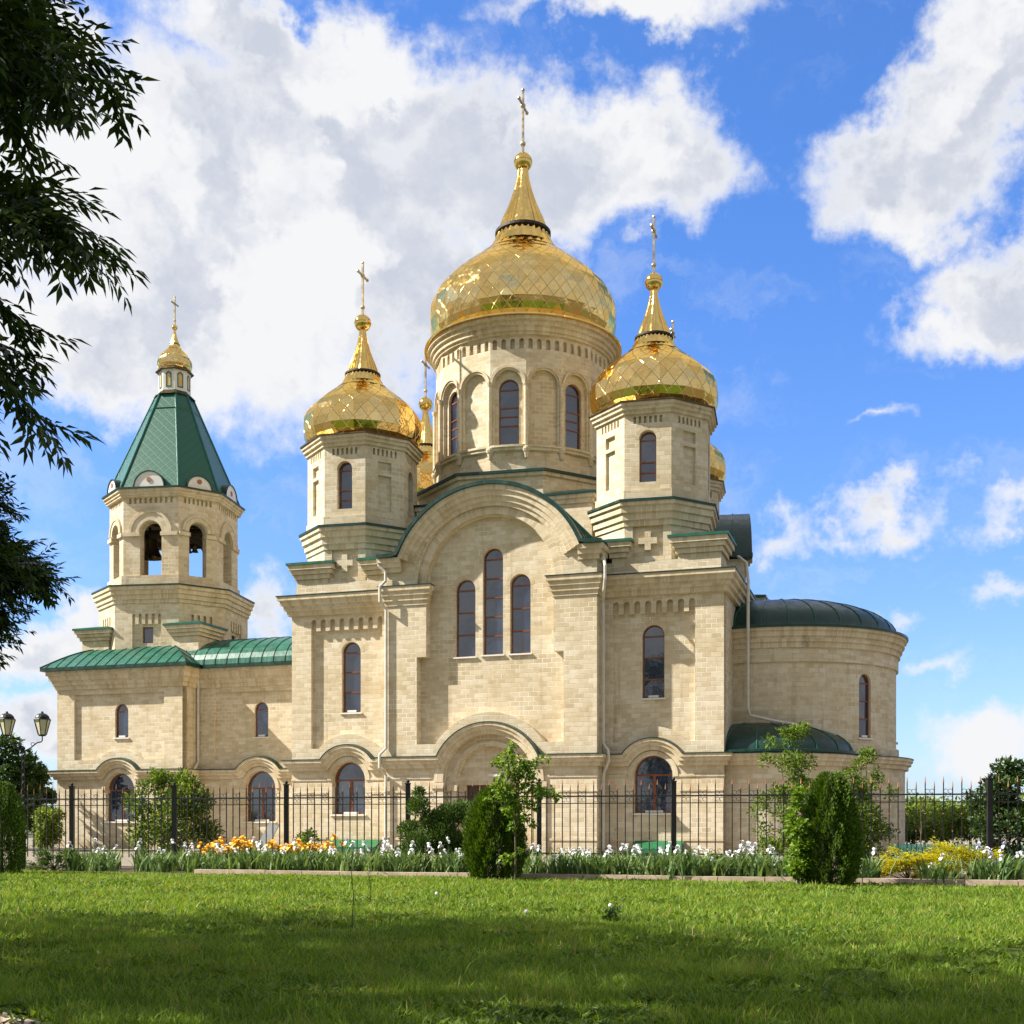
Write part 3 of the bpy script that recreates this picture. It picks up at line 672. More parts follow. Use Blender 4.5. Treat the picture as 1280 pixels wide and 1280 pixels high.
# arched roofs of the four cross arms
def arm_roof(o, d, uc, back, wall=True, over=.46, x0=4.72, x1=14.58):
    d = Vector(d); n = Vector((d.y, -d.x)); Q = lambda s, z: (o[0] + d.x * s, o[1] + d.y * s, z)
    a = arc_pts(uc, 11.11, 4.33, 12.95, 44)
    p = [Q(x0, 12.70), Q(uc - 4.28, 12.70), Q(uc - 4.02, 12.78)] + [Q(*t) for t in a] + [Q(uc + 4.02, 12.78), Q(uc + 4.28, 12.70), Q(x1, 12.70)]
    r = MB(); r.sweep(p, [(-back, .10), (over, .10), (over, -.05), (over - .12, -.06), (-back, -.02)], dirs=(d.x, d.y))
    sm = MB()
    for k in range(1, int(back / .75) + 1):
        e = over - k * .75
        sm.sweep([(q[0] + n.x * e, q[1] + n.y * e, q[2]) for q in p[3:-3]], [(-.018, .09), (-.018, .145), (.018, .145), (.018, .09)], dirs=(d.x, d.y), caps=False)
    r.absorb(sm, 1); r.build('arched_roof', ['green_trim', 'green_metal'], church)
arm_roof((0, -.9), (1, 0), UC, 5.0)
CV = 8.05
for o, d, uc in (((18.98 + .156 * CV, 0), (-.156, .988), CV), ((0, 16.1), (0, -1), 16.1 - CV), ((19.3, 16.25), (-1, 0), UC)):
    g2 = MB(); g2.slab(o, d, gable_outer(uc - 4.6, uc + 4.6, 11.45, uc), [], .3 if abs(d[0]) in (0, 1) else 1.6)
    g2.build('gable_wall', 'stone', church)
    Q = lambda s, z: (o[0] + d[0] * s, o[1] + d[1] * s, z)
    corn.sweep([Q(*t) for t in arc_pts(uc, 11.11, 4.28, 12.64, 30)], GM, dirs=d)
    arm_roof(o, d, uc, 5.0, over=.34, x0=uc - 4.85, x1=uc + 4.85)

flush()
# central block, octagonal base
MC = (8.36, CV); MROT = -PI / 2 + R(5)
cb = MB(); cb.box(4.75, 13.0, 3.45, 12.9, 12.0, 16.0)
oc = ngon(MC, 5.12, 8, MROT); cb.prism(oc, 15.9, 17.2)
cb.build('dome_base_wall', 'stone', church)
corn.sweep([(4.75, 12.9, 16.0), (4.75, 3.45, 16.0), (13.0, 3.45, 16.0), (13.0, 12.9, 16.0)], [(-.02, 0), (.16, 0), (.16, -.2), (.07, -.24), (.07, -.42), (-.02, -.42)], closed=True)
flash.sweep([(4.75, 12.9, 16.0), (4.75, 3.45, 16.0), (13.0, 3.45, 16.0), (13.0, 12.9, 16.0)], [(-.6, .36), (.24, .06), (.24, -.03), (.16, -.032)], closed=True)
OCL = lambda poly, z: [(*p, z) for p in poly]
corn.sweep(OCL(oc, 17.2), [(-.02, 0), (.14, 0), (.14, -.2), (-.02, -.24)], closed=True)
flash.sweep(OCL(oc, 17.2), [(-1.1, .30), (.24, .07), (.24, -.05), (.14, -.052)], closed=True)

flush()
# main drum: sixteen bays, window and blind niche in turn
dm = MB(); N16 = 16; RD = 4.27; DR = -PI / 2 + R(8)
d16 = ngon(MC, RD, N16, DR)
for i in range(N16):
    p, q = d16[i], d16[(i + 1) % N16]; L = math.dist(p, q); d = (q[0] - p[0], q[1] - p[1]); win = i % 2 == 1
    dm.slab(p, d, rect(0, L, 17.1, 23.7), [arch(L / 2, 1.32, 18.62, 22.1)] + niche_row(0, L, 23.02, 23.5, 4, .5), .17, sides=True)
    dd = Vector(d).normalized(); nn = Vector((dd.y, -dd.x)); p2 = (p[0] - nn.x * .17, p[1] - nn.y * .17)
    dm.slab(p2, d, rect(-.0, L, 17.1, 23.7), [arch(L / 2, .94, 18.66, 21.72)] if win else [], .3)
    cx = p[0] + dd.x * L / 2, p[1] + dd.y * L / 2
    dm.sweep([(cx[0] + dd.x * .83 * cos(t), cx[1] + dd.y * .83 * cos(t), 21.44 + .83 * sin(t)) for t in [PI - PI * k / 18 for k in range(19)]],
             [(-.01, 0), (.11, 0), (.11, -.10), (.05, -.12), (.05, -.19), (-.01, -.19)], dirs=(dd.x, dd.y))
    v = (MC[0] + (p[0] - MC[0]) * 1.012, MC[1] + (p[1] - MC[1]) * 1.012)
    dm.tube([(*v, 18.5), (*v, 21.5)], .105, 10); dm.ball((*v, 18.38), .19, 10, 6); dm.tube([(*v, 18.38), (*v, 18.0)], [.16, .07], 8); dm.tube([(*v, 21.32), (*v, 21.5)], [.12, .17], 10)
dm.lathe(MC, [(4.1, 18.62), (4.42, 18.60), (4.42, 18.5), (4.36, 18.46), (4.36, 18.36), (4.2, 18.3)], 64)
drum = dm.build('dome_drum', 'stone', church)
for i in range(1, N16, 2):
    p, q = d16[i], d16[(i + 1) % N16]; L = math.dist(p, q); dd = Vector((q[0] - p[0], q[1] - p[1])).normalized(); nn = Vector((dd.y, -dd.x))
    p2 = (p[0] - nn.x * .17, p[1] - nn.y * .17)
    window(drum, p2, dd, L / 2, .94, 18.66, 21.72, .12, bars=[21.25, 20.42, 20.02, 19.60], plate=False)
ct = MB(); ct.lathe(MC, [(4.12, 23.62), (4.34, 23.64), (4.34, 23.74), (4.44, 23.78), (4.44, 23.95), (4.56, 24.0), (4.56, 24.16), (4.70, 24.2), (4.70, 24.36), (4.2, 24.40)], 72)
ct.build('drum_cornice', 'stone_trim', drum)
ge = MB(); ge.lathe(MC, [(4.6, 24.36), (4.84, 24.37), (4.84, 24.44), (4.0, 24.60), (3.4, 24.62)], 72); ge.build('drum_eaves', 'gold', drum)
dome(drum, MC, 24.50, 1.66, 1.60, 28, 46, 33.85, .45, 37.4, R(4), R(90), finer=2)

# four corner towers
def corner_tower(c, rot, gr=0.0):
    r = 2.52; oc = ngon(c, r, 8, rot); b = MB()
    for i in range(8):
        p, q = oc[i], oc[(i + 1) % 8]; L = math.dist(p, q); d = Vector((q[0] - p[0], q[1] - p[1])).normalized(); nn = Vector((d.y, -d.x)); m = L / 2
        card = i % 2 == 1
        hol = [arch(m, .70, 15.34, 17.46)] if card else [rect(m - .33, m + .33, 17.02, 17.50), rect(m - .33, m + .33, 15.3, 16.88)]
        b.slab(p, d, rect(0, L, 14.5, 18.25), hol + niche_row(.32, L - .32, 17.76, 18.06, 6, .5), .13)
        p2 = (p[0] - nn.x * .13, p[1] - nn.y * .13)
        b.slab(p2, d, rect(0, L, 14.5, 18.25), [arch(m, .70, 15.34, 17.46)] if card else [], .3)
        if card:
            s0 = (p[0] + d.x * m, p[1] + d.y * m)
            b.sweep([(s0[0] + d.x * .53 * cos(t), s0[1] + d.y * .53 * cos(t), 17.11 + .53 * sin(t)) for t in [PI - PI * k / 14 for k in range(15)]], [(-.01, 0), (.005, 0), (.005, -.17), (-.01, -.17)], dirs=d)
        # pedestal face with the relief cross
        b.slab(p, d, rect(0, L, 11.3, 14.5), [rect(m - .62, m + .62, 12.28, 13.55)] if card else [], .12)
        b.slab(p2, d, rect(0, L, 11.3, 14.5), [], .1, sides=False)
        if card:
            a, w = .125, .38
            cz = 12.92; X = [(m - a, cz - w), (m + a, cz - w), (m + a, cz - a), (m + w, cz - a), (m + w, cz + a), (m + a, cz + a), (m + a, cz + w), (m - a, cz + w), (m - a, cz + a), (m - w, cz + a), (m - w, cz - a), (m - a, cz - a)]
            b.slab(p2, d, X, (), .17, off=.17)
    b.sweep(OCL(oc, 15.02), [(-.02, .02), (.06, 0), (.06, -.5), (-.02, -.5)], closed=True)
    t = b.build('corner_drum', 'stone', church)
    k = MB()
    k.sweep(OCL(oc, 18.6), [(-.02, 0), (.27, -.01), (.27, -.14), (.19, -.17), (.19, -.30), (.09, -.33), (.09, -.46), (-.02, -.47)], closed=True)
    k.build('drum_cornice', 'stone_trim', t); k = MB()
    k.sweep(OCL(oc, 14.52), [(-.02, 0), (.33, -.01), (.33, -.18), (.24, -.21), (.24, -.45), (.14, -.48), (.14, -.74), (.06, -.76), (.06, -.98), (-.02, -.99)], closed=True)
    k.build('pedestal_cornice', 'stone_trim', t)
    g = MB(); g.sweep(OCL(oc, 14.52), [(-.02, .19), (.38, .07), (.38, -.03), (.32, -.032)], closed=True); g.build('drum_ledge', 'green_trim', t)
    e = MB(); e.sweep(OCL(oc, 18.6), [(-.9, .15), (.33, .035), (.33, -.02), (.27, -.022)], closed=True); e.build('drum_eaves', 'bronze', t)
    for i in range(1, 8, 2):
        p, q = oc[i], oc[(i + 1) % 8]; L = math.dist(p, q); d = Vector((q[0] - p[0], q[1] - p[1])).normalized()
        window(t, (p[0] - d.y * .13, p[1] + d.x * .13), d, L / 2, .70, 15.34, 17.46, .1, bars=[17.1, 16.2, 15.78], plate=False, fw=.05)
    dome(t, c, 18.66, 1.0, .955, 16, 26, 24.55, .385, 27.35, rot + PI / 16 + gr, R(90))
    return t
TR = -PI / 2 + R(5)
for c in ((2.27, 2.6), (15.95, 2.6), (1.0, 13.5), (14.8, 13.5)): corner_tower(c, TR)

# capped corner blocks between octagon and square
def cap_block(x0, x1, y0, y1, z0, h=.82, apex=None):
    b = MB()
    for i, e in enumerate((0, .10, .20, .30)):
        za = z0 + h * i / 4; b.box(x0 - e, x1 + e, y0 - e, y1 + e, za, za + h / 4 - (.012 if i < 3 else 0))
    b_ = b.build('corner_block', 'stone_trim', church)
    g = MB(); e = .37; z = z0 + h; P = [(x0 - e, y0 - e), (x1 + e, y0 - e), (x1 + e, y1 + e), (x0 - e, y1 + e)]
    g.prism(P, z, z + .10); ax, ay = apex or ((x0 + x1) / 2, (y0 + y1) / 2)
    for i in range(4): g.face([(*P[i], z + .104), (*P[(i + 1) % 4], z + .104), (ax, ay, z + .42)])
    g.build('block_roof', 'green_metal', b_)
for q in ((.16, 1.72, .16, 1.9), (3.62, 4.62, .16, 1.9), (14.68, 15.2, .16, 1.9), (17.42, 19.14, .16, 1.9)): cap_block(*q, 12.06)
for q in ((.16, 1.2, 14.2, 15.9), (17.4, 19.14, 14.2, 15.9)): cap_block(*q, 12.06)

# ------------- link and porch
lk = MB()
LX0, LX1, LV, LB = -9.5, 0.0, 7.1, 14.3
lk.slab((0, LV), (1, 0), rect(LX0, LX1, -.3, 9.6), [recess_poly(-8.4, -.6, 4.7, 8.22, (-5.66, 3.2, 2.1)), arch(-5.66, 1.76, 1.43, 4.05)], .14)
lk.slab((0, LV + .14), (1, 0), rect(LX0, LX1, -.3, 9.6), [arch(-5.68, .80, 5.85, 7.66), arch(-5.66, 1.76, 1.43, 4.05)], .32)
lk.slab((0, LB), (-1, 0), rect(0, 9.5, -.3, 9.6), (), .3, sides=False)
window(church, (0, LV + .14), (1, 0), -5.68, .80, 5.85, 7.66, .12, bars=[7.26])
window(church, (0, LV), (1, 0), -5.66, 1.76, 1.43, 4.05, .26, bars=[3.17], mull=[(-5.66, 1.5, 3.17)], fw=.075)
ap = arc_pts(-5.66, 3.2, 1.58, 4.13, 22)
pth = [(-9.4, LV, 4.13)] + [(x, LV, z) for x, z in ap] + [(-.02, LV, 4.13)]
ledge.sweep(pth, LEDGE); flash.sweep(pth, FLASH)
lk.sweep([(-5.66 + 1.1 * cos(t), LV, 3.17 + 1.1 * sin(t)) for t in [PI - PI * i / 20 for i in range(21)]], [(-.01, 0), (.05, 0), (.05, -.2), (-.01, -.2)], dirs=(1, 0))
PX0, PX1, PV, PB = -17.2, -9.42, 5.7, 15.7; px = -13.22
lk.slab((0, PV), (1, 0), rect(PX0, PX1, -.3, 9.5), [recess_poly(-16.1, -10.53, 4.72, 8.2, (px, 3.2, 2.05)), arch(px, 1.8, 1.43, 3.98)], .14)
lk.slab((0, PV + .14), (1, 0), rect(PX0, PX1, -.3, 9.5), [arch(px, .82, 5.88, 7.66), arch(px, 1.8, 1.43, 3.98)], .32)
window(church, (0, PV + .14), (1, 0), px, .82, 5.88, 7.66, .12, bars=[7.25])
window(church, (0, PV), (1, 0), px, 1.8, 1.43, 3.98, .26, bars=[3.08], mull=[(px, 1.5, 3.08)], fw=.075)
lk.slab((PX1, PV), (0, 1), rect(0, PB - PV, -.3, 9.5), (), .3, sides=False)
lk.slab((PX0, PB), (0, -1), rect(0, PB - PV, -.3, 9.5), (), .3, sides=False)
lk.slab((PX1, PB), (-1, 0), rect(0, PX1 - PX0, -.3, 9.5), (), .3, sides=False)
lk.sweep([(px + 1.12 * cos(t), PV, 3.08 + 1.12 * sin(t)) for t in [PI - PI * i / 20 for i in range(21)]], [(-.01, 0), (.05, 0), (.05, -.2), (-.01, -.2)], dirs=(1, 0))
lk.build('porch_wall', 'stone', church)
ap = arc_pts(px, 3.2, 1.55, 4.13, 22)
pth = [(PX0, PB, 4.13), (PX0, PV, 4.13)] + [(x, PV, z) for x, z in ap] + [(PX1, PV, 4.13), (PX1, LV + .1, 4.13)]
ledge.sweep(pth, LEDGE); flash.sweep(pth, FLASH)
PC = [(-.02, .0), (.42, -.02), (.42, -.24), (.32, -.28), (.32, -.50), (.20, -.54), (.20, -.76), (.10, -.80), (.10, -1.0), (-.02, -1.0)]
corn.sweep([(PX0, PB, 9.48), (PX0, PV, 9.48), (PX1, PV, 9.48), (PX1, LV + .1, 9.48)], PC)
corn.sweep([(PX1, LV, 9.48), (-.02, LV, 9.48)], PC)
EAV = [(-.5, .14), (.62, .12), (.62, -.06), (.52, -.07), (-.5, -.02)]
eav = MB(); eav.sweep([(PX0, PB, 9.52), (PX0, PV, 9.52), (PX1, PV, 9.52), (PX1, LV - .6, 9.52)], EAV); eav.sweep([(PX1 + .7, LV, 9.515), (-.02, LV, 9.515)], EAV)
eav.build('eaves', 'green_trim', church)
flush()
# curved hipped porch roof with standing seams
pr = MB(); se = MB(); S = 10
def inset(t): return 2.6 * t, 9.63 + 1.25 * sin(t * PI / 2)
X0, X1, Y0, Y1 = PX0 - .62, PX1 + .62, PV - .62, PB + .62
for i in range(S):
    (e0, z0), (e1, z1) = inset(i / S), inset((i + 1) / S)
    A = [(X0 + e0, Y0 + e0), (X1 - e0, Y0 + e0), (X1 - e0, Y1 - e0), (X0 + e0, Y1 - e0)]; B = [(X0 + e1, Y0 + e1), (X1 - e1, Y0 + e1), (X1 - e1, Y1 - e1), (X0 + e1, Y1 - e1)]
    pr.frustum(A, z0, B, z1, cap=False)
e, z = inset(1); pr.face([(X0 + e, Y0 + e, z), (X1 - e, Y0 + e, z), (X1 - e, Y1 - e, z), (X0 + e, Y1 - e, z)])
def seam(fn, n=10, tmax=1.0, r=.028):
    se.tube([fn(tmax * i / n) for i in range(n + 1)], r, 5)
k = 0
while X0 + .4 + k * .62 < X1 - .3:
    x = X0 + .4 + k * .62; tm = min(1.0, (x - X0) / 2.6, (X1 - x) / 2.6)
    seam(lambda t: (x, Y0 + inset(t)[0], inset(t)[1] + .01), tmax=tm); k += 1
k = 0
while Y0 + .4 + k * .62 < Y1 - .3:
    y = Y0 + .4 + k * .62; tm = min(1.0, (y - Y0) / 2.6, (Y1 - y) / 2.6)
    seam(lambda t: (X1 - inset(t)[0], y, inset(t)[1] + .01), tmax=tm); seam(lambda t: (X0 + inset(t)[0], y, inset(t)[1] + .01), tmax=tm); k += 1
for sx, ox in ((1, X0), (-1, X1)): seam(lambda t: (ox + sx * inset(t)[0], Y0 + inset(t)[0], inset(t)[1] + .015), r=.045)
# vaulted link roof
cy = (LV + LB) / 2; hw = (LB - LV) / 2 + .62
def vault(a): return (cy - hw * cos(a), 9.62 + 1.82 * sin(a))
for i in range(20):
    a, b = vault(PI * i / 20), vault(PI * (i + 1) / 20)
    pr.face([(PX1 - 1.4, a[0], a[1]), (0, a[0], a[1]), (0, b[0], b[1]), (PX1 - 1.4, b[0], b[1])])
pr.face([(PX1 - 1.4, *vault(PI * i / 20)) for i in range(21)])
for k in range(15):
    x = -.5 - k * .68
    if x > PX1 - .8: se.tube([(x, vault(PI * i / 20)[0], vault(PI * i / 20)[1] + .012) for i in range(11)], .028, 5)
pr.absorb(se, 1); pr.build('porch_roof', ['green_metal', 'green_trim'], church)

# ------------- bell tower
TC = (-13.2, 10.7); TROT = -PI / 2 + R(10)
bt = MB(); mo = octo(TC, 3.64, 1.82, TROT)
btw = []
for i in range(8):
    p, q = mo[i], mo[(i + 1) % 8]; L = math.dist(p, q); d = Vector((q[0] - p[0], q[1] - p[1])).normalized(); nn = Vector((d.y, -d.x)); m = L / 2
    card = i % 2 == 0
    hol = [recess_poly(m - .82, m + .82, 10.2, 12.62, None, (5, .55, .48))] if card else niche_row(m - .7, m + .7, 12.1, 12.6, 4, .45)
    bt.slab(p, d, rect(0, L, 9.4, 13.9), hol, .15)
    p2 = (p[0] - nn.x * .15, p[1] - nn.y * .15)
    bt.slab(p2, d, rect(0, L, 9.4, 13.9), [rect(m - .30, m + .30, 11.05, 11.92)] if card else [], .25)
    if card: btw.append((p2, d, m))
BO = octo(TC, 3.13, 1.575, TROT)
bt.prism(grow(BO, TC, 1.035), 13.9, 14.78)
for i in range(8):
    p, q = BO[i], BO[(i + 1) % 8]; L = math.dist(p, q); d = Vector((q[0] - p[0], q[1] - p[1])).normalized(); m = L / 2; card = i % 2 == 0
    w = 1.24 if card else .98
    op = arch(m, w, 14.80, 17.72)
    bt.slab(p, d, rect(0, L, 14.78, 19.2), [op] + niche_row(.25, L - .25, 18.70, 19.02, 9 if card else 7, .5), .12)
    nn = Vector((d.y, -d.x)); p2 = (p[0] - nn.x * .12, p[1] - nn.y * .12)
    bt.slab(p2, d, rect(.04, L - .04, 14.78, 19.2), [op], .42, back=True)
    s0 = (p[0] + d.x * m, p[1] + d.y * m); rr = w / 2 + .60 if card else w / 2 + .42
    bt.sweep([(s0[0] + d.x * rr * cos(t), s0[1] + d.y * rr * cos(t), 17.72 - w / 2 + rr * sin(t)) for t in [PI - PI * k / 20 for k in range(21)]], [(-.01, 0), (.12, 0), (.12, -.14), (.08, -.15), (.08, -rr + w / 2 + .04), (-.01, -rr + w / 2 + .04)], dirs=d)
    for a, b in ((.0, m - w / 2 + .05), (m + w / 2 - .05, L)):
        bt.slab(p, d, rect(a + .02, b - .02, 16.92, 17.12), (), .14, off=.13)
bell_tower = bt.build('bell_tower_wall', 'stone', church)
for p2, d, m in btw:
    fr = MB(); fr.slab(p2, d, rect(m - .30, m + .30, 11.05, 11.92), [rect(m - .25, m + .25, 11.10, 11.87)], .06, -.08); f = fr.build('tower_window', 'frame_brown', bell_tower)
    g = MB(); g.slab(p2, d, rect(m - .29, m + .29, 11.06, 11.91), (), .02, -.12, sides=False); g.build('tower_pane', 'window_glass', bell_tower)
fl = MB(); fl.prism(grow(BO, TC, .95), 18.75, 19.0); fl.prism(grow(BO, TC, .9), 14.783, 14.81)
for a in (0, PI / 2):
    for e in (-1.3, 1.3): fl.obox((TC[0] - sin(a + TROT) * e, TC[1] + cos(a + TROT) * e, 17.35), (cos(a + TROT) * 3.0, sin(a + TROT) * 3.0, 0), (-sin(a + TROT) * .1, cos(a + TROT) * .1, 0), (0, 0, .14))
    ax, ay = cos(a + TROT), sin(a + TROT); fl.obox((TC[0], TC[1], 17.9), (ax * 3.0, ay * 3.0, 0), (-ay * .09, ax * .09, 0), (0, 0, .11))
fl.build('belfry_beam', 'belfry_wood', bell_tower)
tc = MB()
tc.sweep(OCL(mo, 14.08), [(-.02, 0), (.34, -.02), (.34, -.2), (.26, -.24), (.26, -.44), (.16, -.48), (.16, -.7), (.08, -.72), (.08, -.9), (-.02, -.92)], closed=True)
tc.build('tower_cornice', 'stone_trim', bell_tower); tc = MB()
tc.sweep(OCL(BO, 19.45), [(-.02, 0), (.33, -.01), (.33, -.15), (.24, -.18), (.24, -.3), (.17, -.33), (.17, -.42), (-.02, -.44)], closed=True)
tc.build('belfry_cornice', 'stone_trim', bell_tower)
tg = MB(); tg.sweep(OCL(mo, 14.08), [(-.5, .22), (.38, .06), (.38, -.02), (.33, -.022)], closed=True); tg.build('tower_eaves', 'green_trim', bell_tower); tg = MB(); tg.sweep(OCL(BO, 19.45), [(-.5, .12), (.40, .06), (.40, -.02), (.32, -.022)], closed=True)
tg.build('belfry_eaves', 'green_trim', bell_tower)
TB, TT = grow(BO, TC, 3.46 / 3.3), grow(BO, TC, .93 / 3.3); TZ0, TZ1 = 19.5, 25.55
tn = MB(); tn.frustum(TB, TZ0, TT, TZ1, cap=False); tn.build('tent_roof', 'green_shingle', bell_tower)
rb = MB()
for a, b in zip(TB, TT): rb.tube([(*a, TZ0), (*b, TZ1)], .065, 6)
lerp = lambda a, b, t: (a[0] + (b[0] - a[0]) * t, a[1] + (b[1] - a[1]) * t)
for tt, hh in ((.83, .05),):
    ring = [lerp(a, b, tt) for a, b in zip(TB, TT)]; rb.sweep(OCL(ring, TZ0 + (TZ1 - TZ0) * tt), [(-.04, .05), (.05, .0), (.03, -.06), (-.06, -.05)], closed=True)
rb.build('tent_rib', 'green_metal', bell_tower)
for i in range(8):
    a, b = grow(BO, TC, 3.54 / 3.3)[i], grow(BO, TC, 3.54 / 3.3)[(i + 1) % 8]; L = math.dist(a, b); d = Vector((b[0] - a[0], b[1] - a[1])).normalized(); n = Vector((d.y, -d.x)); m = L / 2
    r = .86 if i % 2 == 0 else .70; sq = 1.0
    half = [(m + r * cos(PI * k / 20), 19.52 + r * sq * sin(PI * k / 20)) for k in range(21)]
    w = MB(); w.slab(a, d, half, (), .10); pl = w.build('dormer_face', 'white_paint', bell_tower)
    w = MB(); w.slab(a, d, [(m +   .135 * cos(2 * PI * k / 16), 19.92 + .135 * sin(2 * PI * k / 16)) for k in range(16)], (), .03, off=.03); w.build('dormer_disc', 'rust_orange', bell_tower)
    w = MB(); w.sweep([(a[0] + d.x * s, a[1] + d.y * s, z) for s, z in reversed(half)], [(-1.0, .035), (.05, .035), (.05, -.02), (-1.0, -.01)], dirs=d); w.build('dormer_roof', 'green_trim', bell_tower)
LO = ngon(TC, .88, 8, TROT); ln = MB(); ln.prism(LO, 25.5, 26.9); ln.build('lantern_wall', 'white_paint', bell_tower)
sk = MB(); sk.frustum(ngon(TC, 1.16, 8, TROT), 25.42, ngon(TC, .86, 8, TROT), 25.72, cap=False); sk.frustum(ngon(TC, 1.08, 8, TROT), 26.86, ngon(TC, .86, 8, TROT), 27.12); sk.build('lantern_eaves', 'bronze', bell_tower)
for i in range(8):
    lw = MB(); lo = MB(); p, q = LO[i], LO[(i + 1) % 8]; L = math.dist(p, q); d = (q[0] - p[0], q[1] - p[1])
    pt = lambda w, z0, z1: [(L / 2 - w, z0), (L / 2 + w, z0), (L / 2 + w, z1 - .12), (L / 2, z1), (L / 2 - w, z1 - .12)]
    lw.slab(p, d, pt(.165, 25.86, 26.74), [pt(.115, 25.92, 26.67)], .04, off=.025); lo.slab(p, d, pt(.12, 25.91, 26.68), (), .01, off=.008)
    lw.build('lantern_frame', 'green_metal', bell_tower); lo.build('lantern_pane', 'lantern_ochre', bell_tower)
dome(bell_tower, TC, 27.0, .35, .42, 12, 16, 29.5, .16, 31.25, R(3), R(90))
for q in ((-16.6, -14.9, 7.0, 9.0), (-10.9, -9.3, 7.0, 9.0)):
    b = MB(); b.box(*q, 9.4, 11.1); b.build('corner_block', 'stone', church); cap_block(*q, 11.1, .74)

# ------------- apses on the east side
AC = (20.5, CV); SC = (20.15, 4.35)
aw = MB(); A36 = ngon(AC, 5.36, 36, 0)
awin = []
for i in range(36):
    p, q = A36[i], A36[(i + 1) % 36]; L = math.dist(p, q); d = (q[0] - p[0], q[1] - p[1]); ang = ((i + 1) * 10) % 360
    has = ang in (320, 0, 40)
    aw.slab(p, d, rect(0, L, 3.9, 8.75), [arch(L / 2, .72, 4.95, 7.65)] if has else [], .3)
    if has: awin.append((p, d, L / 2))
aw.lathe(AC, [(5.30, 8.06), (5.44, 8.06), (5.44, 8.7), (5.4, 8.75)], 72)
aw.lathe(AC, [(5.72, -.3), (5.72, 4.1)], 72); aw.lathe(SC, [(3.9, -.3), (3.9, 4.1)], 60); aw.lathe(AC, [(5.34, 4.6), (5.46, 4.58), (5.46, 4.1)], 72)
aps = aw.build('apse_wall', 'stone', church)
for p, d, m in awin: window(aps, p, d, m, .72, 4.95, 7.65, .12, bars=[7.26, 6.5, 5.75])
for c, r in ((AC, 5.72), (SC, 3.9)):
    ledge.lathe(c, [(r - .02, 3.655), (r + .15, 3.665), (r + .15, 3.815), (r + .27, 3.855), (r + .27, 3.975), (r + .34, 4.005), (r + .34, 4.125), (r - .02, 4.155)], 72)
    flash.lathe(c, [(r + .33, 4.126), (r + .375, 4.13), (r + .375, 4.16), (r - .35, 4.22)], 72)
corn.lathe(AC, [(5.4, 8.62), (5.52, 8.64), (5.52, 8.84), (5.61, 8.88), (5.61, 9.06), (5.71, 9.10), (5.71, 9.3), (5.80, 9.33), (5.80, 9.46), (5.3, 9.5)], 72)
ar = MB(); ar.lathe(AC, [(5.6, 9.44), (5.87, 9.46), (5.87, 9.55), (5.45, 9.64), (5.40, 9.70)] + [(5.38 * cos(t), 9.66 + 1.72 * sin(t)) for t in [PI / 2 * i / 14 for i in range(1, 15)]], 72)
ar.lathe(SC, [(3.9, 4.16), (4.34, 4.18), (4.34, 4.28), (4.05, 4.32)] + [(4.02 * cos(t), 4.30 + 1.36 * sin(t)) for t in [PI / 2 * i / 12 for i in range(13)]], 60)
asm = MB()
for c, R0, z0, h, nn in ((AC, 5.39, 9.67, 1.72, 30), (SC, 4.03, 4.31, 1.36, 20)):
    for k in range(nn):
        a = 2 * PI * k / nn + .1
        if cos(a) > -.45: asm.tube([(c[0] + R0 * cos(t) * cos(a), c[1] + R0 * cos(t) * sin(a), z0 + h * sin(t)) for t in [PI / 2 * i / 12 for i in range(12)]], .025, 5)
ar.absorb(asm, 1); ar.build('apse_roof', ['green_trim', 'green_metal'], church, smooth=True)

flush(); roofs.build('nave_roof', 'green_metal', church)

# drain pipes, canopies over the cellar windows
def pipe(pts, name='drainpipe'):
    b = MB(); b.tube(pts, .065, 8); b.build(name, 'pipe_paint', church)
pipe([(4.75, -1.1, 12.5), (4.76, -1.12, 12.35), (5.04, -1.06, 12.1), (5.04, -1.06, 11.7), (4.87, -1.27, 11.42), (4.87, -1.27, 10.8), (5.04, -1.0, 10.5), (5.04, -1.0, 4.55), (4.87, -1.3, 4.25), (4.87, -1.3, 3.7), (5.04, -1.02, 3.4), (5.04, -1.02, .2)])
pipe([(14.46, -.62, 12.6), (14.46, -.66, 12.3), (14.62, -.95, 12.0), (14.70, -1.15, 11.7), (14.70, -1.15, 11.2), (14.62, -1.0, 10.8), (14.46, -.5, 10.4), (14.46, -.45, 10.0), (14.46, -.45, 4.6), (14.7, -.62, 4.3), (14.74, -.65, 3.9), (14.5, -.5, 3.4), (14.46, -.45, 3.1), (14.46, -.45, .2)])
pipe([(-9.2, 6.75, 9.5), (-9.22, 6.8, 9.2), (-9.28, 6.95, 8.5), (-9.28, 6.95, 4.6), (-9.2, 6.5, 4.2), (-9.2, 6.5, 3.8), (-9.28, 6.92, 3.3), (-9.28, 6.92, .2)])
pipe([(19.5, 2.9, 12.6), (19.9, 2.4, 12.2), (20.0, 2.2, 11.4), (20.0, 2.15, 10.6), (20.0, 2.1, 6.1), (20.1, 2.1, 5.8), (21.1, 2.2, 5.55), (22.2, 2.5, 5.36)])
for x0, x1, y in ((1.9, 4.4, -.75), (15.7, 17.7, -.75)):
    b = MB(); b.face([(x0, y, .30), (x1, y, .30), (x1, -.03, .62), (x0, -.03, .62)]); b.box(x0, x1, y - .03, y, .05, .30); b.box(x0, x0 + .03, y, -.04, .05, .30); b.box(x1 - .03, x1, y, -.04, .05, .30)
    b.build('cellar_canopy', 'canopy_green', church)

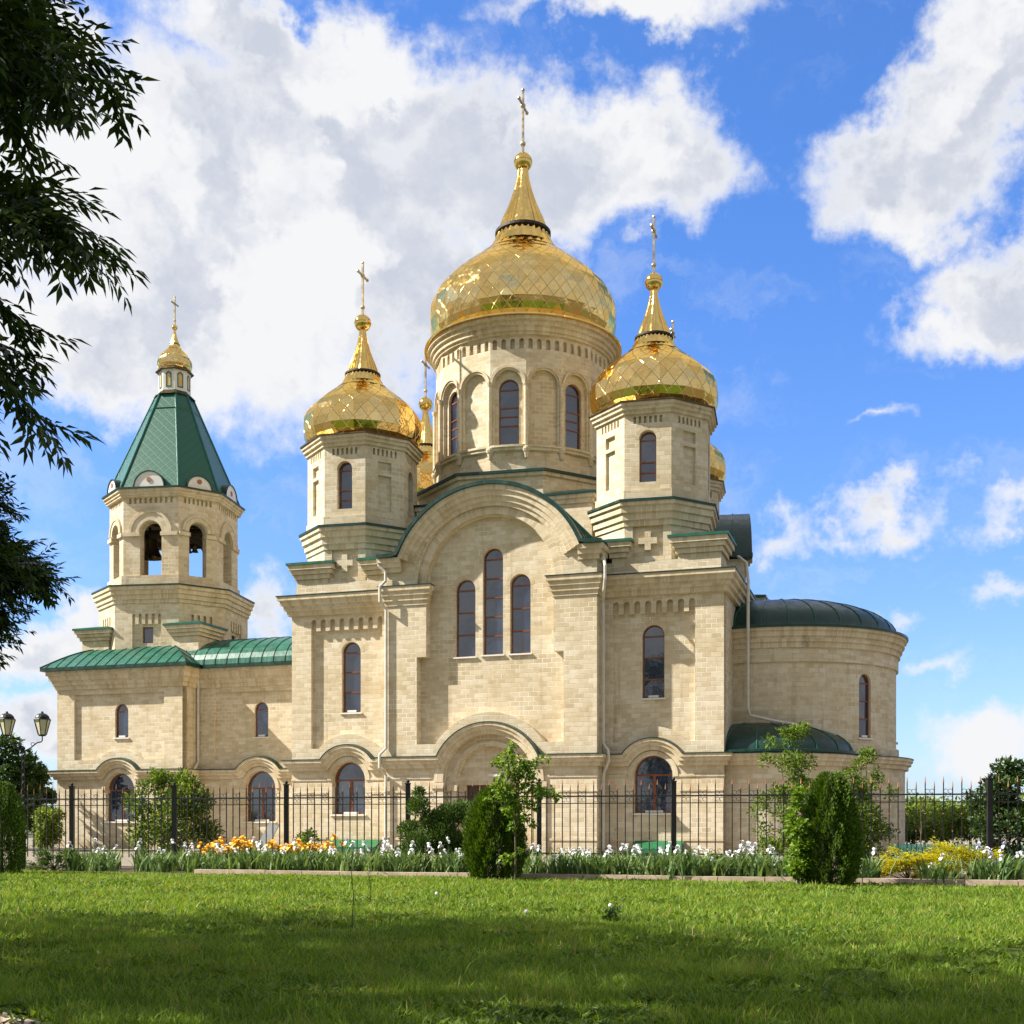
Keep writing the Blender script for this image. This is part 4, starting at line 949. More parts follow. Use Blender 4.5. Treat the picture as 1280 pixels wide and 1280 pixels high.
# bells hanging in the belfry
def bell(u, v, ztop, r, h, label, yaw=0.0):
    b = MB(); w = CW(u, v); pr_ = [(.02, 0), (.42, -.02), (.52, -.10), (.56, -.30), (.62, -.55), (.74, -.78), (.92, -.93), (1.0, -1.0), (.93, -.985), (.80, -.86), (.55, -.5), (.4, -.12), (0, -.1)]
    b.lathe((0, 0), [(a * r, z * h) for a, z in pr_], 28)
    o = b.build('bell', 'bronze', None, smooth=True); o.location = (w.x, w.y, ztop)
    k = MB(); k.tube([(0, 0, -.1 * h), (0, 0, -.9 * h)], r * .05, 6); k.ball((0, 0, -.98 * h), r * .16, 10, 8); k.build('clapper', 'black_iron', o)
    y = MB(); y.tube([(0, 0, -.03), (0, 0, 17.8 - ztop + .12)], r * .09, 6); y.build('hanger', 'black_iron', o)
    tag(o, label, 'bell')
    return o
bell(TC[0] - .80, TC[1] - 1.2, 17.55, .72, 1.35, 'large dark bronze bell hanging behind the wide left arch of the belfry')
bell(TC[0] + 1.62, TC[1] - 1.1, 16.72, .20, .36, 'tiny bell on the left of the pair in the right belfry arch')['group'] = 'small bells in the belfry'
bell(TC[0] + 2.02, TC[1] - 1.1, 16.72, .20, .36, 'tiny bell on the right of the pair in the right belfry arch')['group'] = 'small bells in the belfry'
# ------------------------------------------------------------------ ground, bed, kerb, yard
def sheet(name, pts, z, mat):
    b = MB(); b.face([(p[0], p[1], z) for p in pts]); o = b.build(name, mat); tag(o, kind='structure'); return o
sheet('ground', [(-900, -400), (900, -400), (900, 1500), (-900, 1500)], -0.01, 'far_ground')
KA, KS = 28.3, -0.323                      # kerb line  y = KA + KS x, parallel to the church
FA, FS = 33.0, -0.25                       # fence line
kl = lambda x, o=0.0: (x, KA + KS * x + o)
fl_ = lambda x, o=0.0: (x, FA + FS * x + o)
sheet('lawn', [(-60, -22), (60, -22), kl(60, .05), kl(-60, .05)], 0.0, 'lawn_ground')
sheet('flower_bed', [kl(-14, .1), kl(16, .1), fl_(16, .5), fl_(-16, .5)], 0.02, 'soil')
sheet('church_yard', [fl_(40, .5), (60, 110), (-70, 110), fl_(-50, .5)], 0.012, 'yard_paving')
kb = MB(); x = -8.2
while x < 15:
    a, b = kl(x), kl(x + .965); h = .13 + random.uniform(-.008, .008); n = Vector((-KS, 1)).normalized() * .2
    j = random.uniform(-.01, .01); kb.prism([(a[0], a[1] + j), (b[0], b[1] + j), (b[0] + n.x, b[1] + n.y + j), (a[0] + n.x, a[1] + n.y + j)], -.05, h); x += .985
tag(kb.build('kerb', 'kerb_stone'), kind='structure')
sheet('path', [(-3.65, 8.12), (-3.07, 7.55), (-2.3, 5.0), (-9, 4.0), (-9, 9.4)], 0.012, 'path_paving')
pk = MB(); pk.prism([(-3.66, 8.14), (-3.08, 7.56), (-3.0, 7.63), (-3.58, 8.22)], -.02, .04); tag(pk.build('path_kerb', 'kerb_stone'), kind='structure')

def np_mesh(name, V, Fc, mat, parent=None, nv=3):
    me = bpy.data.meshes.new(name); V = np.asarray(V, np.float32); Fc = np.asarray(Fc, np.int32)
    me.vertices.add(len(V)); me.vertices.foreach_set('co', V.ravel())
    me.loops.add(Fc.size); me.loops.foreach_set('vertex_index', Fc.ravel())
    me.polygons.add(len(Fc)); me.polygons.foreach_set('loop_start', np.arange(0, Fc.size, nv, dtype=np.int32))
    me.polygons.foreach_set('loop_total', np.full(len(Fc), nv, np.int32)); me.materials.append(M[mat]); me.update(calc_edges=True)
    o = bpy.data.objects.new(name, me); COL.objects.link(o)
    if parent is not None: o.parent = parent
    return o
def unit(a): return a / np.maximum(np.linalg.norm(a, axis=1, keepdims=True), 1e-9)
def leaves(name, C, Dv, Nv, L, Wd, mat, parent=None, fold=0.25):
    C = np.asarray(C, float); n = len(C); Dv = unit(np.asarray(Dv, float)); Sd = unit(np.cross(Dv, np.asarray(Nv, float)) + 1e-6); Up = np.cross(Sd, Dv)
    L = np.broadcast_to(np.asarray(L, float).reshape(-1, 1), (n, 1)); Wd = np.broadcast_to(np.asarray(Wd, float).reshape(-1, 1), (n, 1))
    mid = C + Dv * L * .42
    V = np.stack([C, mid + Sd * Wd * .5 + Up * Wd * fold, C + Dv * L - Up * L * .08, mid - Sd * Wd * .5 + Up * Wd * fold], 1).reshape(-1, 3)
    i = np.arange(n)[:, None] * 4
    Fc = np.concatenate([i + np.array([0, 1, 2]), i + np.array([0, 2, 3])], 0)
    return np_mesh(name, V, Fc, mat, parent)
def rdir(n): return unit(rng.normal(size=(n, 3)))

# ------------------------------------------------------------------ grass
def sn(x, y, f, s):
    return np.sin(x * f + s) * np.sin(y * f * 1.13 + s * 1.7) + .5 * np.sin(x * f * 2.3 + y * f * 1.1 + s * .6) * np.sin(y * f * 2.1 - x * f * .7 + s)
def make_grass():
    Vs, Fs, base = [], [], 0
    for y0, y1, dn, w, hk in ((6.8, 11, 3400, .0042, .80), (11, 16, 1900, .0062, .80), (16, 22, 1150, .0085, .78), (22, 33, 800, .011, .76)):
        xm = .45 * y1 + 2.2; n = int(dn * (y1 - y0) * 2 * xm)
        x = rng.uniform(-xm, xm, n); y = rng.uniform(y0, y1, n)
        pat = sn(x, y, 1.1, 1.3) * .5 + sn(x, y, 3.7, 4.1) * .35 + sn(x, y, .35, 2.2) * .4
        keep = (np.abs(x) < .45 * y + 2.0) & (y < KA + KS * x - .03) & (rng.random(n) < np.clip(.66 + .75 * pat + .25 * sn(x, y, 8.0, 3.3), .06, 1))
        keep &= ~((x < -2.7) & (y < 8.35 - (x + 3.5) * 1.05) & (x + y < 4.95))
        edge = (KA + KS * x - y)
        x, y, pat, edge = x[keep], y[keep], pat[keep], edge[keep]; n = len(x)
        h = hk * np.clip(.050 + .036 * pat + rng.gamma(1.5, .024, n), .02, .34) * (1 - .55 * np.exp(-np.abs(edge) * 1.8))
        a = rng.uniform(0, 2 * PI, n); lean = rng.uniform(.1, 1.25, n) * h; la = rng.uniform(0, 2 * PI, n); ww = w * rng.uniform(.6, 1.4, n)
        dx, dy = np.cos(a) * ww, np.sin(a) * ww
        B = np.stack([x, y, np.zeros(n)], 1); S_ = np.stack([dx, dy, np.zeros(n)], 1); Ln = np.stack([np.cos(la) * lean, np.sin(la) * lean, np.zeros(n)], 1)
        Mid = B + Ln * .35 + np.array([0, 0, 1]) * (h * .62)[:, None]; Tip = B + Ln + np.array([0, 0, 1]) * h[:, None]
        V = np.stack([B - S_, B + S_, Mid + S_ * .7, Mid - S_ * .7, Tip], 1).reshape(-1, 3); i = np.arange(n)[:, None] * 5 + base
        Fs.append(np.concatenate([i + np.array([0, 1, 2]), i + np.array([0, 2, 3]), i + np.array([3, 2, 4])], 0)); Vs.append(V); base += len(V)
    return tag(np_mesh('grass', np.concatenate(Vs), np.concatenate(Fs), 'grass_blade'), 'rough green lawn grass between the kerb and the camera', 'grass', kind='stuff')
make_grass()
def make_broadleaf():
    n = 11000; y = rng.uniform(7, 29, n) ; x = rng.uniform(-1, 1, n) * (.45 * y + 1.5)
    pat = sn(x, y, 1.6, 7.7); k = (pat > .05) & (y < KA + KS * x - .1); x, y = x[k], y[k]; n = len(x); m = 7
    C = np.repeat(np.stack([x, y, np.full(n, .02)], 1), m, 0) + rng.normal(size=(n * m, 3)) * np.array([.04, .04, .006]); a = rng.uniform(0, 2 * PI, n * m)
    Dv = np.stack([np.cos(a), np.sin(a), rng.uniform(.25, 1.0, n * m)], 1); Nv = np.stack([rng.normal(size=n * m) * .3, rng.normal(size=n * m) * .3, np.ones(n * m)], 1)
    tag(leaves('weed_leaves', C, Dv, Nv, rng.uniform(.05, .12, n * m), rng.uniform(.02, .045, n * m), 'leaf_bush'), 'low broad-leaved weeds scattered through the lawn', 'weeds', kind='stuff')
make_broadleaf()

# ------------------------------------------------------------------ iron fence
def at(px, Y): return (px - 640) / F * Y
def fpt(px, off=0.0):
    k = (px - 640) / F; Y = (FA + off) / (1 - FS * k); return Vector((k * Y, Y, 0))
fence = empty('iron_fence', fpt(640)); tag(fence, 'black wrought iron picket fence with copper tips along the flower bed before the church', 'fence')
posts = [fpt(-190), fpt(-35)] + [fpt(p) for p in (90, 218, 358, 510, 674, 842, 1034, 1237)]; L_ = (posts[-1] - posts[-2]).length; fd = (posts[-1] - posts[-2]).normalized()
posts += [posts[-1] + fd * L_, posts[-1] + fd * 2 * L_]
fo = fpt(640)
for p in posts:
    q = p - fo; b = MB(); s = .065; b.box(q.x - s, q.x + s, q.y - s, q.y + s, 0, 2.42); b.prism([(q.x - .08, q.y - .08), (q.x + .08, q.y - .08), (q.x + .08, q.y + .08), (q.x - .08, q.y + .08)], 2.42, 2.45)
    b.ball((q.x, q.y, 2.50), .05, 10, 6); b.build('post', 'black_iron', fence)
for a, c in zip(posts, posts[1:]):
    a, c = a - fo, c - fo; d = (c - a); L = d.length; d.normalize(); n = Vector((d.y, -d.x, 0)); k = max(6, round(L / .215)); st = L / k; b = MB(); cp = MB()
    for z, t in ((2.05, .016), (.50, .016), (1.86, .010)):
        b.obox((a + c) / 2 + Vector((0, 0, z)), d * (L / 2 - .06), n * .016, (0, 0, t * 1.25))
    for i in range(1, k):
        p = a + d * st * i; top = 2.34 if i % 2 else 2.22
        b.obox(p + Vector((0, 0, (top + .3) / 2)), d * .0125, n * .0125, (0, 0, (top - .3) / 2))
        z0 = top; r = .018
        for (ra, za), (rb_, zb_) in zip([(.006, -.03), (r, .02), (.004, .16)], [(r, .02), (.004, .16)]):
            for j in range(4):
                t0, t1 = PI / 2 * j, PI / 2 * (j + 1); V = lambda rr, t, z: p + d * (rr * cos(t)) + n * (rr * .7 * sin(t)) + Vector((0, 0, z0 + z))
                cp.face([V(ra, t0, za), V(ra, t1, za), V(rb_, t1, zb_), V(rb_, t0, zb_)])
        for zz in ((1.56,) if i % 2 else (1.12, .86)): cp.ball(p + Vector((0, 0, zz)), .020, 6, 4)
        if i < k - 1 or True:
            for zc, rr in ((2.13, .055), (1.955, .055)):
                m = p + d * (st * .5) * (1 if i % 2 else -1) * .52 + Vector((0, 0, zc))
                b.tube([m + d * (rr * cos(t)) + Vector((0, 0, rr * sin(t))) for t in [5.4 * j / 9 for j in range(10)]], .0065, 4, cap=False)
            m = p + d * (st * .5) + Vector((0, 0, .60))
            b.tube([m + d * (.05 * cos(t)) + Vector((0, 0, .05 * sin(t))) for t in [5.2 * j / 8 for j in range(9)]], .006, 4, cap=False)
    pan = b.build('picket_panel', 'black_iron', fence); cp.build('copper_tips', 'copper', pan)

# ------------------------------------------------------------------ lamp post
lY = 34.0; lx = at(29, lY)
lamp = empty('street_lamp', (lx, lY, 0)); tag(lamp, 'black iron lamp post with a twisted pole and two cream glass lanterns by the fence', 'street lamp')
b = MB(); b.tube([(0, 0, 0), (0, 0, .9)], .075, 12); b.tube([(0, 0, .9), (0, 0, 3.42)], .034, 10)
for ph in (0, PI): b.tube([(.036 * cos(ph + z * 16), .036 * sin(ph + z * 16), z) for z in [.95 + 2.4 * i / 110 for i in range(111)]], .016, 5)
b.lathe((0, 0), [(.03, .86), (.10, .88), (.10, .96), (.05, 1.02)], 14); b.ball((0, 0, 3.44), .06, 10, 8); b.build('pole', 'black_iron', lamp)
for sx, ex in ((-1, -.46), (1, .54)):
    a = MB(); a.tube([(sx * .02, 0, 3.36), (ex * .35, 0, 3.44), (ex * .72, 0, 3.60), (ex * .95, 0, 3.63), (ex, 0, 3.66), (ex, 0, 3.80)], .018, 8)
    a.tube([(ex * .5 + .05 * cos(t) * sx, 0, 3.56 + .05 * sin(t)) for t in [5 * j / 10 for j in range(11)]], .009, 5); a.build('arm', 'black_iron', lamp)
    h = MB(); c = (ex, 0); h.frustum(ngon(c, .09, 6), 3.79, ngon(c, .115, 6), 3.83)
    h.frustum(ngon(c, .25, 6), 4.25, ngon(c, .19, 6), 4.31); h.lathe(c, [(.2, 4.31), (.17, 4.37), (.11, 4.42), (.04, 4.44), (.03, 4.48), (0, 4.50)], 14)
    for p, q in zip(ngon(c, .115, 6), ngon(c, .225, 6)): h.tube([(*p, 3.83), (*q, 4.26)], .012, 5)
    hh = h.build('lantern', 'black_iron', lamp); g = MB(); g.frustum(ngon(c, .105, 6), 3.832, ngon(c, .212, 6), 4.25); g.build('lantern_glass', 'lamp_glass', hh)

# ------------------------------------------------------------------ shrubs, conifers, trees
def cloud_pts(n, clumps, spread):
    """points gathered in clumps; clumps: (centre, radii) pairs"""
    C = np.array([c for c, r in clumps], float); Rr = np.array([r for c, r in clumps], float)
    wts = Rr.prod(1) ** .67; i = rng.choice(len(C), n, p=wts / wts.sum()); u = rdir(n) * (rng.random((n, 1)) ** spread)
    return C[i] + u * Rr[i], u
def shrub(name, label, loc, w, h, mat, n=2600, L=.09, Wd=.05, k=26, stems=6, zmin=.12, cat='shrub', group=None, profile=None, seed=1, clump=.24, spread=.5):
    r_ = random.Random(seed); root = empty(name, loc); tag(root, label, cat, group)
    cl = []; prof = profile or (lambda t: sqrt(max(0, 1 - (2 * t - .9) ** 2)) )
    for _ in range(k):
        t = r_.uniform(.06, .98); a = r_.uniform(0, 2 * PI); rr = prof(t) * w / 2 * sqrt(r_.uniform(.05, 1)) * .92
        s = clump * w * r_.uniform(.55, 1.2) * (.5 + .5 * prof(t)); cl.append(((rr * cos(a), rr * sin(a) * .9, zmin + (h - zmin) * t), (s, s, s * .8)))
    P, u = cloud_pts(n, cl, spread); ok = P[:, 2] > .04; P, u = P[ok], u[ok]
    Dv = u + rdir(len(P)) * .7 + np.array([0, 0, .25]); Nv = rdir(len(P)) * .8 + np.array([0, 0, 1.0])
    leaves('foliage', P, Dv, Nv, L * rng.uniform(.6, 1.3, len(P)), Wd * rng.uniform(.7, 1.2, len(P)), mat, root)
    b = MB()
    for i in range(stems):
        c = r_.choice(cl)[0]; b.tube([(r_.uniform(-.08, .08), r_.uniform(-.08, .08), -.02), (c[0] * .35, c[1] * .35, c[2] * .5), c], [.022, .015, .006], 5)
    b.build('stem', 'bark', root)
    return root
def conifer(name, label, loc, w, h, mat, n=9000, L=.085, profile=None, cat='conifer', group=None, spray=.75, lean=0.0):
    """dense upright conifer: small flat sprays standing on an uneven egg-shaped body"""
    root = empty(name, loc); tag(root, label, cat, group)
    prof = profile or (lambda t: np.sqrt(np.clip(1 - ((t - .36) / np.where(t < .36, .52, .66)) ** 2, 0, 1)))
    t = rng.beta(1.25, 1.45, n); a = rng.uniform(0, 2 * PI, n); ridge = 1 + .09 * np.sin(a * 5 + t * 7) + .07 * np.sin(a * 11 - t * 16) + .05 * np.sin(a * 19 + t * 33)
    rr = prof(t) * w / 2 * ridge * rng.uniform(.0, 1, n) ** .13 * rng.uniform(.88, 1.06, n)
    P = np.stack([rr * np.cos(a) + lean * t, rr * np.sin(a), h * t], 1); ok = P[:, 2] > .02; P, a, t = P[ok], a[ok], t[ok]; n = len(P)
    out = np.stack([np.cos(a), np.sin(a), np.zeros(n)], 1); Dv = out * .55 + np.array([0, 0, 1]) * spray + rdir(n) * .35; tw = rng.uniform(-.8, .8, n)
    Nv = np.stack([-np.sin(a), np.cos(a), np.zeros(n)], 1) + out * tw[:, None]
    leaves('foliage', P, Dv, Nv, L * rng.uniform(.6, 1.4, n), L * .42 * rng.uniform(.7, 1.2, n), mat, root, fold=.1)
    b = MB(); b.tube([(0, 0, -.03), (lean * .3, 0, h * .35), (lean * .7, 0, h * .75)], [.05, .04, .015], 7); b.build('stem', 'bark_dark', root)
    return root
def low_juniper(name, label, loc, w, d, h, mat, n=5200, L=.09, group=None):
    """spreading juniper: layered sprays pointing outwards"""
    root = empty(name, loc); tag(root, label, 'juniper', group)
    nb = 46; a = rng.uniform(0, 2 * PI, nb); rr = np.sqrt(rng.random(nb)) * .75; B = np.stack([rr * np.cos(a) * w / 2, rr * np.sin(a) * d / 2, h * (1 - .55 * rr) * rng.uniform(.12, 1, nb)], 1)
    i = rng.integers(0, nb, n); ang = a[i] + rng.normal(size=n) * .45; s = rng.random(n)
    o = np.stack([np.cos(ang) * w * .20, np.sin(ang) * d * .20, rng.normal(size=n) * h * .10 + .05 * h], 1)
    P = B[i] + o * s[:, None]; P[:, 2] = np.maximum(P[:, 2], .02)
    Dv = np.stack([np.cos(ang), np.sin(ang), rng.uniform(-.05, .8, n)], 1) + rdir(n) * .4
    leaves('foliage', P, Dv, rdir(n) * .5 + np.array([0, 0, 1]), L * rng.uniform(.6, 1.3, n), L * .30, mat, root, fold=.1)
    b = MB()
    for q in range(0, nb, 4): b.tube([(0, 0, 0), tuple(B[q] * .6), tuple(B[q])], [.02, .012, .005], 5)
    b.build('stem', 'bark_dark', root)
    return root
def pos(px, Y, z=0.0): return (at(px, Y), Y, z)
shrub('shrub', 'loose light green shrub with yellowish tips behind the fence, left of the orange irises', pos(208, 37.2), 2.9, 2.95, 'leaf_bush', n=8500, L=.14, Wd=.075, k=44, seed=3, clump=.17)
conifer('thuja', 'dense dark green egg-shaped thuja standing behind the young lime tree', pos(618, 27.7), 1.30, 2.12, 'leaf_thuja', n=30000, L=.075)
conifer('thuja', 'dense dark green thuja with a lime-yellow shrub against its sunny left flank', pos(1038, 25.0), 1.12, 2.36, 'leaf_thuja', n=30000, L=.07, profile=lambda t: np.sqrt(np.clip(1 - ((t - .30) / np.where(t < .3, .5, .72)) ** 2, 0, 1)))
conifer('thuja', 'dark thuja cut off by the left edge beside the street lamp', pos(2, 30.5), 1.05, 2.35, 'leaf_thuja', n=12000, L=.085)
shrub('golden_shrub', 'narrow lime-yellow leafy shrub pressed against the left flank of a dark thuja', pos(1001, 24.85), .62, 2.1, 'leaf_fresh', n=2600, L=.10, Wd=.07, k=26, seed=8, clump=.30, stems=4)
shrub('tall_shrub', 'tall open green shrub behind the fence, rising left of the lime-yellow shrub', pos(987, 33.2), 1.9, 4.0, 'leaf_bush', n=5200, L=.11, Wd=.06, k=44, seed=11, clump=.17, cat='shrub', stems=9, profile=lambda t: .35 + .65 * sqrt(max(0, 1 - (1.7 * t - .75) ** 2)) - .35 * max(0, t - .75) * 2)
shrub('tall_shrub', 'broad open green shrub behind the fence, right of the tall dark thuja', pos(1083, 33.4), 2.0, 3.4, 'leaf_bush', n=5200, L=.11, Wd=.06, k=40, seed=14, clump=.18, stems=8)
shrub('shrub', 'dark green broad-leaved shrub at the right edge beside the fence post', pos(1262, 31.6), 2.0, 3.0, 'leaf_tree', n=4600, L=.15, Wd=.09, k=36, seed=17, clump=.19, stems=7)
shrub('shrub', 'small round green bush behind the orange irises at the fence', pos(383, 36.6), .85, 1.25, 'leaf_bush', n=900, L=.11, Wd=.06, k=12, seed=19)
def conifer_bush(loc, label):
    root = empty('conifer_shrub', loc); tag(root, label, 'conifer')
    tips = [(-.62, 1.75, .30), (-.25, 1.35, .34), (.15, 1.5, .36), (.45, 1.62, .34), (.75, 1.45, .34), (-.85, 1.1, .34), (.95, 1.05, .36), (-.55, .8, .4), (.1, .8, .45), (.6, .7, .45), (-.9, .5, .36), (.95, .5, .38), (-.58, 2.12, .14), (.0, 1.05, .4)]
    P, u = cloud_pts(24000, [((x, random.uniform(-.35, .35), z), (r, r, r * .9)) for x, z, r in tips], .45)
    k = P[:, 2] > .03; P, u = P[k], u[k]; n = len(P)
    leaves('foliage', P, u * .8 + np.array([0, 0, .55]) + rdir(n) * .45, rdir(n), .075 * rng.uniform(.6, 1.5, n), .034, 'leaf_juniper', root, fold=.1)
    b = MB()
    for x, z, r in tips[::2]: b.tube([(0, 0, 0), (x * .5, 0, z * .5), (x, 0, z)], [.03, .02, .008], 5)
    b.build('stem', 'bark_dark', root)
conifer_bush(pos(553, 31.0), 'irregular grey-green conifer bush with spiky tops in front of the portal')
low_juniper('juniper', 'low golden juniper, smaller and nearer the dark thuja', pos(1134, 27.6), 1.5, 1.0, .74, 'leaf_juniper_gold', n=7000)
low_juniper('juniper', 'low golden juniper, larger mound in front of the green sheet fence', pos(1200, 27.3), 2.05, 1.2, .92, 'leaf_juniper_gold', n=11000)
low_juniper('juniper', 'low spreading bright green juniper among the white irises under the right window', pos(884, 29.5), 1.6, .9, .66, 'leaf_juniper', n=6000)
low_juniper('juniper', 'low dark brownish juniper at the foot of the street lamp', pos(67, 33.0), 1.3, .9, .68, 'leaf_juniper')
low_juniper('juniper', 'flat green juniper mat in front of the loose light green shrub', pos(238, 33.6), 2.2, 1.1, .45, 'leaf_juniper', n=6000)

# young lime tree tied beside the thuja
yt = empty('young_tree', pos(644, 26.6)); tag(yt, 'slender young lime tree with bright yellow-green leaves in front of a dark thuja', 'tree')
b = MB(); b.tube([(0, 0, 0), (.01, 0, .7), (-.01, 0, 1.4), (.03, 0, 2.1), (-.05, 0, 2.7), (-.08, 0, 3.05)], [.026, .023, .02, .015, .010, .004], 8)
cl = []
for x, z, r in ((-.08, 3.0, .13), (-.16, 2.78, .2), (.12, 2.62, .22), (-.42, 2.66, .13), (.5, 2.72, .12), (.72, 2.74, .08), (.32, 2.5, .22), (-.12, 2.4, .28), (.25, 2.2, .27), (.52, 2.05, .2), (.95, 1.92, .1), (.75, 2.02, .14), (-.35, 2.12, .18), (-.6, 1.86, .1), (-.2, 1.95, .22), (.12, 1.8, .22), (.4, 1.75, .16), (0, 1.5, .2), (-.15, 1.62, .14), (.25, 1.42, .12), (.38, 1.3, .1), (-.08, 1.25, .1), (-.15, .55, .14), (-.28, .5, .1), (.1, .72, .08)):
    y = random.uniform(-.22, .22); cl.append(((x, y, z), (r, r, r * .8))); b.tube([(0, 0, max(.2, z - .5 * abs(x) - .12)), (x * .6, y * .6, z - .06), (x, y, z)], [.009, .006, .003], 5)
b.build('trunk', 'bark', yt)
P, u = cloud_pts(1500, cl, .5); n = len(P)
leaves('crown', P, u * .7 + rdir(n) * .6 + np.array([0, 0, -.25]), rdir(n) * .6 + np.array([0, 0, 1]), .105 * rng.uniform(.6, 1.25, n), .085 * rng.uniform(.7, 1.1, n), 'leaf_fresh', yt)

# ------------------------------------------------------------------ irises in the bed
def iris_leaves(seed, dense=26, h=.55):
    r_ = np.random.default_rng(seed); Vs = []; Fs = []; base = 0
    for i in range(dense):
        a = r_.uniform(0, 2 * PI); x, y = r_.normal(size=2) * .15; hh = h * r_.uniform(.6, 1.25); out = r_.uniform(.1, .8) * hh; tw = a + r_.normal() * .4 + PI / 2; w = r_.uniform(.016, .030)
        s = np.array([cos(tw), sin(tw), 0]) * w; pts = []
        for t, k in ((0, .9), (.35, 1.1), (.7, .85), (1.0, .05)):
            c = np.array([x + cos(a) * out * t ** 1.8, y + sin(a) * out * t ** 1.8, hh * (t - .18 * t ** 3 * (out / hh) * 2)]); pts += [c - s * k, c + s * k]
        Vs += pts
        for q in range(3): Fs.append([base + 2 * q, base + 2 * q + 1, base + 2 * q + 3, base + 2 * q + 2])
        base += 8
    return np.array(Vs), np.array(Fs)
def iris_flower(seed, mat, stalk):
    r_ = random.Random(seed); b = MB(); b.tube([(0, 0, 0), (.01, 0, stalk * .6), (0, .01, stalk)], [.008, .007, .006], 5, mi=0)
    z = stalk
    for k in range(3):
        a = 2 * PI * k / 3 + r_.uniform(-.2, .2); ax, ay = cos(a), sin(a); tx, ty = -ay, ax
        for up in (0, 1):
            ph = a + (PI / 3 if up else 0); ax, ay = cos(ph), sin(ph); tx, ty = -ay, ax
            prof_ = ((.0, .0, .012), (.035, .04, .040), (.05, .075, .046), (.02, .10, .02)) if up else ((.0, .0, .012), (.05, .015, .036), (.095, -.015, .050), (.105, -.055, .026))
            for (o0, z0, w0), (o1, z1, w1) in zip(prof_, prof_[1:]):
                b.face([(ax * o0 - tx * w0, ay * o0 - ty * w0, z + z0), (ax * o0 + tx * w0, ay * o0 + ty * w0, z + z0), (ax * o1 + tx * w1, ay * o1 + ty * w1, z + z1), (ax * o1 - tx * w1, ay * o1 - ty * w1, z + z1)], mi=1)
    return b
leaf_meshes = []
for s in range(6):
    V, Fc = iris_leaves(40 + s, dense=40 + 4 * (s % 3), h=.58 + .06 * (s % 3)); o = np_mesh('leaves', V, Fc, 'leaf_iris', None, 4); leaf_meshes.append(o.data); bpy.data.objects.remove(o)
fl_meshes = {}
for col, mat in (('orange', 'petal_orange'), ('white', 'petal_white'), ('lilac', 'petal_lilac')):
    fl_meshes[col] = []
    for s in range(4):
        o = iris_flower(60 + s, mat, .60 + .05 * s).build('flower', ['leaf_iris', mat], None); fl_meshes[col].append(o.data); bpy.data.objects.remove(o)
def iris(x, y, col, nf, label, group, sc=1.0):
    root = empty('iris', (x, y, .015), random.uniform(0, 6.28)); root.scale = (sc, sc, sc); tag(root, label, 'iris', group)
    o = bpy.data.objects.new('leaves', random.choice(leaf_meshes)); COL.objects.link(o); o.parent = root
    for i in range(nf + 1 if col == 'orange' else max(1, nf - 1)):
        f = bpy.data.objects.new('flower', random.choice(fl_meshes[col])); COL.objects.link(f); f.parent = root
        f.location = (random.uniform(-.2, .2), random.uniform(-.2, .2), random.uniform(-.08, .10)); q = random.uniform(.62, .86) if col != 'orange' else random.uniform(.95, 1.3); f.scale = (q, q, random.uniform(.82, 1.12)); f.rotation_euler = (random.uniform(-.15, .15), random.uniform(-.15, .15), random.uniform(0, 6.28))
def seg_label(px, col, nf):
    where = ('left of the loose light green shrub' if px < 150 else 'beside the flat green juniper mat' if px < 262 else 'between the loose shrub and the conifer bush' if px < 500 else 'in front of the grey-green conifer bush' if px < 590
             else 'just right of the young lime tree' if px < 760 else 'under the right ground-floor window' if px < 860 else 'left of the lime-yellow shrub' if px < 1000 else 'between the tall thuja and the golden junipers' if px < 1120 else 'in front of the golden junipers')
    what = {'orange': 'iris clump with orange flowers', 'white': 'iris clump with white flowers', 'lilac': 'iris clump with pale lilac flowers'}[col] if nf else 'iris clump without flowers'
    return f'{what} in the bed {where}', f'irises {where}'
def bedpt(px, off):
    k = (px - 640) / F; Y = (KA + off) / (1 - KS * k); return k * Y, Y
ORANGE = [(263, 1.6, 4), (270, .9, 3), (288, 2.0, 6), (296, 1.2, 6), (306, 1.7, 6), (318, 2.3, 3), (333, 1.5, 4), (355, 1.7, 5), (366, 2.2, 6), (376, 1.3, 6), (388, 1.8, 6), (398, 2.4, 3), (411, 1.4, 5), (420, 2.0, 3)]
WHITE = [(327, 1.0, 5), (409, .7, 3), (447, .9, 4), (489, .8, 3), (510, .6, 2), (547, .7, 4), (569, .6, 3), (578, .8, 4), (657, 1.2, 3), (700, 1.5, 2), (727, .9, 3), (754, .7, 2), (797, .9, 4), (830, .8, 3), (862, .7, 2), (931, .6, 4), (945, .8, 4), (1086, .5, 2), (1172, -.0, 2)]
LILAC = [(1231, .3, 3), (1249, .2, 3), (1262, .5, 2)]
for col, lst in (('orange', ORANGE), ('white', WHITE), ('lilac', LILAC)):
    for px, off, nf in lst:
        x, y = bedpt(px, off + .25); lab, g_ = seg_label(px, col, nf); iris(x, y, col, nf, lab, g_)
used = [p for p, *_ in ORANGE + WHITE + LILAC]
px = 95
while px < 1290:
    if not (585 < px < 655 or 980 < px < 1066 or 150 < px < 178 or 1104 < px < 1150 or 1172 < px < 1222):
        for off in ((.42,) if 1066 < px < 1240 else (.35, 1.1) if px > 500 else (.5, 1.3, 2.3)):
            if random.random() < (.9 if px > 255 else .8):
                x, y = bedpt(px + random.uniform(-4, 4), off + random.uniform(-.12, .25)); lab, g_ = seg_label(px, 'white', 0); iris(x, y, 'white', 0, lab, g_, random.uniform(.8, 1.08))
    px += 17 if px > 255 else 21

